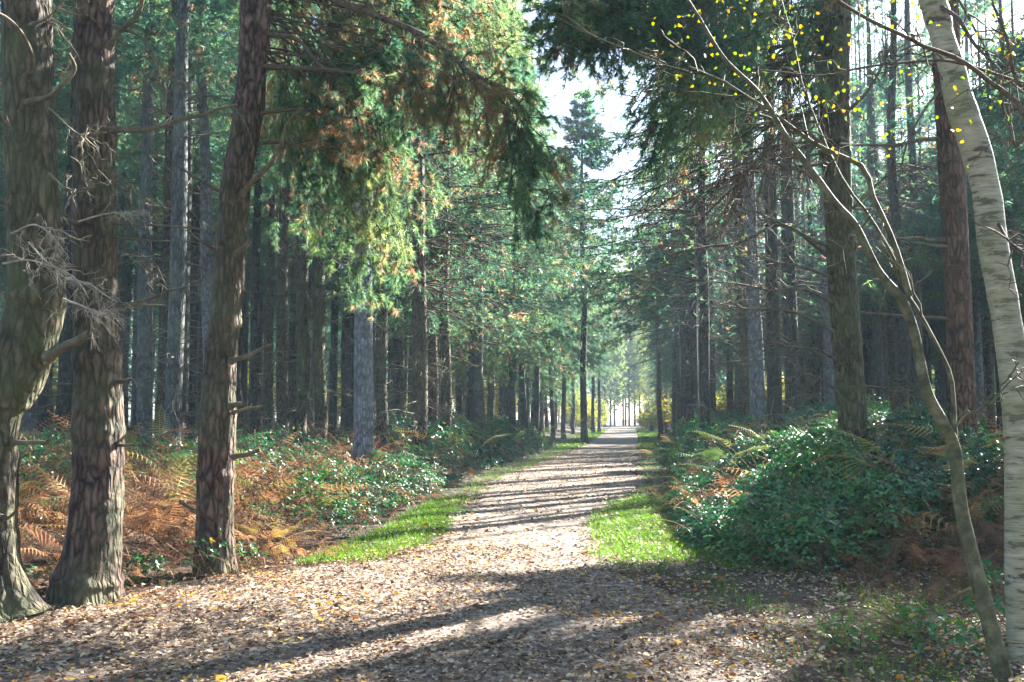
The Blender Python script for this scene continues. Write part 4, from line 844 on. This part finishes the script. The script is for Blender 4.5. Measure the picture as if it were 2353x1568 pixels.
bracken_patch("brown and green fronds poking out of the right bramble mound", 900, 10.5, 19, lambda x, y: (x > edge_r(y) + .5) & (x < edge_r(y) + 5.5), lambda P, N: np.where(r8.random(N) < .35, r8.uniform(.82, .98, N), r8.uniform(.1, .7, N)), 'mid', 1.2, 1.7, 1, 9)
bracken_patch("brown fronds among the brambles of the left verge", 900, 12, 27, lambda x, y: (x < edge_l(y) - .3) & (x > edge_l(y) - 3.5), lambda P, N: np.where(r8.random(N) < .15, r8.uniform(.76, .9, N), r8.uniform(.1, .7, N)), 'mid', 1.1, 1.6, -6, 0)
def single_fern(u, v_base, d, n, L, tint, label, lod='hi'):
    b = at(u, 960, d); x, y = b[0], b[1]; z = H(x, y)
    root = empty("fern", (x, y, z), label, "fern", "single ferns standing out of the undergrowth")
    mb = MB(); st = MB(); az = np.arange(n) * 2 * PI / n + r8.uniform(0, 1, n)
    fronds(mb, st, np.zeros((n, 3)), az, L * r8.uniform(.85, 1.1, n), r8.uniform(1.15, 1.5, n), r8.uniform(1.2, 1.9, n), np.full(n, tint) + r8.normal(0, .02, n), r8, lod, .58, .28)
    mb.build("frond", M_BRACKEN, root); st.build("stalk", M_STEM, root)
for a in [(366, 0, 14.5, 5, 2.1, .84, "yellow green fern standing up behind the flared pine"), (420, 0, 14.0, 5, 2.0, .95, "grey green fern left of the leaning stubbed pine"), (395, 0, 13, 4, 1.5, .90, "pale green fern low behind the orange bracken"),
          (590, 0, 10.9, 5, .85, .80, "golden fern glowing just right of the leaning stubbed pine"), (640, 0, 11.0, 5, .75, .80, "yellow gold fern in sunlight near the left verge"), (700, 0, 13.3, 4, 1.0, .66, "tan arching fern above the sunlit brambles"),
          (1062, 0, 24, 6, 2.4, .83, "yellowish fern under the hazy crowns at the left path side"), (1190, 0, 26, 6, 2.3, .93, "pale green fern catching light above the left verge brambles"), (845, 0, 16, 5, 1.5, .62, "brown arching fern at the foot of the pale bluish trunk"),
          (1760, 0, 16.5, 6, 1.9, .84, "yellow fern on top of the bramble bank"), (1730, 0, 15.2, 6, 1.8, .96, "light green fern on top of the bramble bank"), (1560, 0, 26, 6, 2.0, .78, "straw coloured fern beside the right verge, beyond the bramble mound"), (1620, 0, 22, 6, 1.9, .90, "pale green fern between verge and bramble mound"), (1690, 0, 17, 5, 1.8, .92, "dull green fern at the left end of the bramble bank top"), (1830, 0, 16, 5, 1.9, .88, "olive fern close left of the scaly pine"),
          (2100, 0, 11.5, 6, 1.9, .99, "bright green fern behind the forked sapling"), (2040, 0, 12.6, 4, 1.9, .77, "straw yellow fern right of the scaly pine"), (2125, 0, 11, 5, 2.0, .82, "golden fern between sapling and red pine"), (2290, 0, 12, 5, 2.1, .80, "sunlit yellow fern left of the birch trunk")]:
    single_fern(*a)

# ------------------------------------------------------------------ brambles
def bramble(label, n, region, hf, r, leafL=.05, cat="bramble bush", tshift=0., stems=120, group=None, flat=.55):
    """leaves in threes on a lumpy mound; region(x,y)->0..1 cover, hf(x,y)->height"""
    x0, x1, y0, y1 = region['box']
    x = r.uniform(x0, x1, n); y = r.uniform(y0, y1, n); c = region['f'](x, y); k = r.random(n) < c; x, y, c = x[k], y[k], c[k]
    h = hf(x, y) * np.sqrt(np.clip(c, 0, 1)); lump = .72 + .45 * fbm2(x * 1.3, y * 1.3, 95)
    top = h * lump; z = top * (1 - .75 * r.random(len(x))**1.6) + r.normal(0, .03, len(x))
    P = np.stack([x, y, terrain(x, y) + np.maximum(z, .03)], -1)
    eps = .15; gx = (fbm2((x + eps) * 1.3, y * 1.3, 95) * hf(x + eps, y) * region['f'](x + eps, y) - fbm2(x * 1.3, y * 1.3, 95) * h) / eps; gy = (fbm2(x * 1.3, (y + eps) * 1.3, 95) * hf(x, y + eps) * region['f'](x, y + eps) - fbm2(x * 1.3, y * 1.3, 95) * h) / eps
    Nn = unit(np.stack([-gx, -gy, np.ones_like(gx)], -1) * .7 + r.normal(0, flat, (len(x), 3)) + np.array([0, -.15, .4]))
    az = r.uniform(0, 2 * PI, len(x)); T0 = np.stack([np.cos(az), np.sin(az), -.25 * np.ones_like(az)], -1)
    t = np.clip(.1 + .7 * vn(P * np.array([.8, .8, 2]), 97) + r.normal(0, .12, len(x)) + tshift, 0, .86); t = np.where(r.random(len(x)) < .035, r.uniform(.9, 1, len(x)), t)
    mb = MB(); side = unit(np.cross(Nn, T0))
    for a, s in ((0, 1.), (1, .85), (-1, .85)):
        T = unit(T0 + side * a * 1.6 if a else T0); LL = leafL * s * r.uniform(.8, 1.25, len(x))
        leaves(mb, P + T * leafL * .25, Nn + r.normal(0, .12, Nn.shape), T, LL, LL * .72, t, .35, .12)
    root = mb.build("bramble_bush", M_BRAMBLE); tag(root, label, cat, group)
    sx = r.integers(0, len(x), stems); O = P[sx].copy(); O[:, 2] = terrain(O[:, 0], O[:, 1]); a2 = r.uniform(0, 2 * PI, stems); s = np.linspace(0, 1, 8); LL = r.uniform(.6, 1.5, stems)[:, None]; hh = (top[sx] * 1.08)[:, None]
    Q = np.stack([O[:, :1] + np.cos(a2)[:, None] * LL * s, O[:, 1:2] + np.sin(a2)[:, None] * LL * s, O[:, 2:] + hh * (4 * s * (1 - s * .72)) * .75], -1)
    st = MB(); tubes(st, Q, np.full((stems, 8), .0035), 4); st.build("stems", M_STEM, root); return root
r9 = np.random.default_rng(66)
def Rf(x, y): return sstep(-.05, .35, x - edge_r(y) - .25 * fbm2(x, y, 12)) * sstep(5.6, 4.0, x - edge_r(y) * .6 - .16 * (y - 10)) * sstep(9.8, 10.6, y - .28 * np.maximum(x - 3, 0)) * sstep(19.5, 17.5, y)
bramble("big dark green bramble mound filling the bank right of the path", 42000, dict(box=(1.7, 8.0, 9.5, 19.5), f=Rf), lambda x, y: (.48 + .78 * sstep(0, 2.4, x - edge_r(y))) * (.72 + .28 * sstep(10, 13, y)) * (.40 + .95 * fbm2(x * .8, y * .8, 19)), r9, .066, stems=320, flat=.36)
def Lf(x, y): return sstep(-.02, .3, edge_l(y) - x - .15) * sstep(2.1, 1.2, edge_l(y) - x + .5 * fbm2(x, y, 3)) * sstep(12.8, 14, y) * sstep(27, 25, y)
bramble("sunlit glossy bramble bank along the left verge", 21000, dict(box=(-5.0, 0, 12, 27), f=Lf), lambda x, y: .35 + .55 * sstep(0, 1.2, edge_l(y) - x), r9, .062, tshift=.05, flat=.38, stems=160)
def Lf2(x, y): return sstep(.45, .6, fbm2(x * .5 + 4, y * .5, 15)) * sstep(1.8, 2.4, edge_l(y) - x) * sstep(9, 6.5, edge_l(y) - x) * sstep(26, 23, y) * sstep(10.5, 12, y)
bramble("patches of blue green brambles under the left pines behind the bracken", 15000, dict(box=(-10, -2, 10.5, 26), f=Lf2), lambda x, y: .95 + 0 * x, r9, .055, tshift=-.1, stems=120)
def Lf3(x, y): return sstep(-.02, .4, edge_l(y) - x) * sstep(4.0, 3.0, edge_l(y) - x) * sstep(26, 28, y) * sstep(58, 50, y)
bramble("hazy pale bramble thicket farther along the left verge", 26000, dict(box=(-5, 5, 26, 58), f=Lf3), lambda x, y: .4 + 1.0 * sstep(0, 1.2, edge_l(y) - x), r9, .09, stems=80)
def Rf2(x, y): return sstep(-.02, .4, x - edge_r(y)) * sstep(5.0, 4.0, x - edge_r(y)) * sstep(18.5, 20, y) * sstep(62, 54, y)
bramble("shaded bramble thicket farther along the right verge", 28000, dict(box=(3, 14, 18.5, 62), f=Rf2), lambda x, y: .5 + 1.0 * sstep(0, 1.2, x - edge_r(y)), r9, .085, stems=80)
def sprig(u, v, d, n, h, label, rad=.3):
    b = at(u, v, d); x, y = b[0], b[1]; rr_ = lambda X, Y: sstep(rad, rad * .3, np.hypot(X - x, Y - y))
    bramble(label, n, dict(box=(x - rad, x + rad, y - rad, y + rad), f=rr_), lambda X, Y: h + 0 * X, r9, .055, "bramble sprig", .12, 6, "low bramble sprigs")
for a in [(330, 1310, 9.6, 160, .3, "small green bramble sprig right of the flared pine's foot"), (560, 1265, 10.7, 120, .3, "bright bramble sprig right of the leaning stubbed pine's foot"), (480, 1250, 9.9, 40, .5, "few bramble leaves in front of the leaning stubbed pine"),
          (2120, 1420, 7.3, 130, .25, "small bramble sprig in the grass at lower right"), (2200, 1480, 6.7, 120, .28, "bramble sprig left of the forked sapling's foot"), (1960, 1470, 7.0, 60, .2, "tiny bramble sprig in the litter at lower right"), (2290, 1300, 7.5, 160, .5, "dark bramble sprig left of the birch foot"), (100, 1330, 9.2, 60, .25, "dark bramble leaves between the two nearest pines")]:
    sprig(*a)
# a dark brown dead twiggy sapling stump by the right verge
# ------------------------------------------------------------------ grass, leaves, litter
def grass(name, label, n, box, f, Lr, tint, r, wd=.006):
    x = r.uniform(box[0], box[1], n); y = r.uniform(box[2], box[3], n); k = r.random(n) < f(x, y); x, y = x[k], y[k]; N = len(x)
    P = np.stack([x, y, terrain(x, y) + .005], -1); az = r.uniform(0, 2 * PI, N); L = r.uniform(*Lr, N) * (.6 + .7 * fbm2(x * 2, y * 2, 18)); le = r.uniform(.1, .9, N)
    D = np.stack([np.cos(az) * le, np.sin(az) * le, np.ones(N)], -1); D = unit(D); sd_ = np.stack([-np.sin(az), np.cos(az), 0 * az], -1) * wd * .5
    m_ = P + D * L[:, None] * .55; tip = P + D * L[:, None] + np.stack([np.cos(az), np.sin(az), -.6 + 0 * az], -1) * L[:, None] * le[:, None] * .35
    V = np.stack([P - sd_, P + sd_, m_ + sd_ * .8, m_ - sd_ * .8, tip], 1); b = (np.arange(N) * 5)[:, None]
    mb = MB(); t = np.repeat(np.clip(tint(x, y) + r.normal(0, .12, N), 0, 1), 5); mb.add(V, b + np.array([0, 1, 2, 3]), t); mb.add(np.zeros((0, 3)), np.zeros((0, 3)))
    mb.li.append((b + np.array([3, 2, 4])).ravel()); mb.lt.append(np.full(N, 3, np.int32))
    return tag(mb.build(name, M_GRASS), label, "grass", kind="stuff")
ra = np.random.default_rng(14)
gn = lambda x, y: sstep(.3, .5, fbm2(x * 1.2, y * 1.2, 77))
grass("grass", "bright short grass on the left verge", 150000, (-3, 8, 10.8, 70), lambda x, y: sstep(-.25, .25, x - edge_l(y)) * sstep(.25, -.1, x - path_l(y) - .2 * (v2(x * 2, y * 2, 5) - .5)) * np.clip(22 / y, .3, 1), (.05, .13), lambda x, y: .35 + 0 * x, ra, .008)
grass("grass", "bright sunlit grass where the left verge meets the brambles", 60000, (-2.4, -.4, 10.9, 20), lambda x, y: sstep(-.3, .0, x - edge_l(y)) * sstep(.05, -.4, x - path_l(y) - .7 * (fbm2(x * 2, y * 2, 5) - .3)) * sstep(.2, .5, fbm2(x * 2.5, y * 2.5, 8)), (.02, .12), lambda x, y: .45 + 0 * x, ra, .007)
grass("grass", "bright sunlit grass patch where the right verge meets the brambles", 80000, (.8, 3.4, 10.3, 20), lambda x, y: sstep(-.3, .2, x - path_r(y) - .6 * (fbm2(x * 2, y * 2, 6) - .4)) * sstep(.5, .1, x - edge_r(y)) * sstep(10.0, 11.6, y + .9 * (fbm2(x * 1.5, y, 9) - .5)) * sstep(.2, .5, fbm2(x * 2.5, y * 2.5, 8)), (.02, .12), lambda x, y: .4 + 0 * x, ra, .007)
grass("grass", "short grass farther along the right verge", 50000, (.8, 9, 19, 60), lambda x, y: sstep(-.15, .15, x - path_r(y) - .3 * (v2(x * 2, y * 2, 6) - .5)) * sstep(.4, 0, x - edge_r(y)) * sstep(9.8, 11, y) * np.clip(22 / y, .3, 1), (.05, .12), lambda x, y: .15 + 0 * x, ra, .01)
grass("grass", "thin grass among the leaves at lower right", 18000, (1.0, 6, 4.5, 11), lambda x, y: sstep(1.0, 2.6, x - .1 * (8 - y)) * sstep(.50, .68, fbm2(x * 1.6, y * 1.6, 78)) * .8 + .08 * (x > 1.6), (.05, .14), lambda x, y: .1 + .6 * v2(x * 1.5, y * 1.5, 4), ra, .006)  # low base tint puts the shade of this corner into the blade colour
grass("grass", "strip of grass at the far left beside the path", 22000, (-6, -3, 6.4, 8.2), lambda x, y: sstep(.25, .05, np.abs(x + 3.0 - (y - 8.2) * 1.1 + .9)), (.04, .09), lambda x, y: .3 + 0 * x, ra, .006)
grass("grass", "grass at the far end of the path sides", 60000, (-2, 22, 50, 130), lambda x, y: (sstep(-1.2, 0, x - edge_l(y)) * (x < path_l(y) + .2)) + (sstep(1.2, 0, x - edge_r(y)) * (x > path_r(y) - .2)), (.1, .22), lambda x, y: .4 + 0 * x, ra, .03)

def litter(label, n, box, f, L, r, ti):
    x = r.uniform(box[0], box[1], n); y = box[2] + (box[3] - box[2]) * r.random(n)**1.25; k = (r.random(n) < f(x, y)) & infrustum(x, y, 1.2); x, y = x[k], y[k]; N = len(x)
    P = np.stack([x, y, terrain(x, y) + (.05 if "verges" in label else .022) + r.uniform(0, .012, N)], -1); az = r.uniform(0, 2 * PI, N)
    LL = L * r.lognormal(-.05, .32, N); mb = MB()
    leaves(mb, P, np.array([0, 0, 1.]) + r.normal(0, .33, (N, 3)), np.stack([np.cos(az), np.sin(az), r.normal(0, .15, N)], -1), LL, LL * r.uniform(.55, .95, N), ti(x, y, N), r.uniform(-.3, .6, N), r.uniform(-.2, .3, N))
    return tag(mb.build("fallen_leaves", M_LITTER), label, "fallen leaves", kind="stuff")
def tl(x, y, N):
    k = r9.random(N); t = np.where(r9.random(N) < .6, r9.uniform(0, .5, N), r9.uniform(.5, .79, N)); return np.where(k > .97 - .22 * sstep(.35, .7, fbm2(x * .7, y * .7, 23)), r9.uniform(.82, 1, N), t)
litter("pale and yellow birch leaves strewn over the near path", 115000, (-7, 5.5, 4.5, 12.5), lambda x, y: np.clip((-.15 + 1.9 * fbm2(x * .9, y * .9, 55)) * (.5 + .5 * (x < edge_r(y) + .3)) * (x > edge_l(y) - .5) * (1 - .2 * (x > path_r(y) + .6)), 0, 1), .031, r9, tl)
litter("pale leaves caught in the grass of the verges", 7000, (-3, 5, 9.5, 20), lambda x, y: 1. * (((x > edge_l(y)) & (x < path_l(y) + .3)) | ((x > path_r(y) - .3) & (x < edge_r(y) + .3))), .042, r9, tl)
litter("brown leaves scattered along the path ahead", 38000, (-3, 9, 12, 50), lambda x, y: np.clip(.2 + 1.0 * fbm2(x * .8, y * .8, 56), 0, 1) * (x > path_l(y) - .3) * (x < path_r(y) + .4), .045, r9, tl)
litter("needle and leaf litter under the left pines", 16000, (-9, -2, 6, 13), lambda x, y: .8 * (x < edge_l(y) + .3), .04, r9, lambda x, y, N: r9.uniform(0, .55, N))
# twigs and needle litter on the ground
n = 2600; x = ra.uniform(-7, 5, n); y = ra.uniform(5, 18, n); az = ra.uniform(0, PI, n); LL = ra.uniform(.03, .16, n); k = np.linspace(-.5, .5, 3)
P = np.stack([x[:, None] + np.cos(az)[:, None] * LL[:, None] * k, y[:, None] + np.sin(az)[:, None] * LL[:, None] * k, terrain(x, y)[:, None] + .022 + ra.uniform(0, .01, (n, 3))], -1)
mb = MB(); tubes(mb, P, np.full((n, 3), .0028), 3); tag(mb.build("fallen_twigs", M_LIMB), "small twigs and cone scraps littering the path", "twigs", kind="stuff")

# ------------------------------------------------------------------ the air between the trees
m, n = newmat("haze_air"); pv = nd(n, "ShaderNodeVolumePrincipled"); pv.inputs["Color"].default_value = (.62, .84, 1, 1); pv.inputs["Density"].default_value = .00085; pv.inputs["Anisotropy"].default_value = 0.0
out = nd(n, "ShaderNodeOutputMaterial"); n.links.new(pv.outputs[0], out.inputs["Volume"])
mb = MB(); a, b = np.array([-310, -40, -2.5]), np.array([310, 430, 27.0])
V = np.array([[(a, b)[i][0], (a, b)[j][1], (a, b)[k][2]] for k in (0, 1) for j in (0, 1) for i in (0, 1)])
mb.add(V, [[0, 2, 3, 1], [4, 5, 7, 6], [0, 1, 5, 4], [2, 6, 7, 3], [0, 4, 6, 2], [1, 3, 7, 5]]); tag(mb.build("haze", m), kind="stuff")
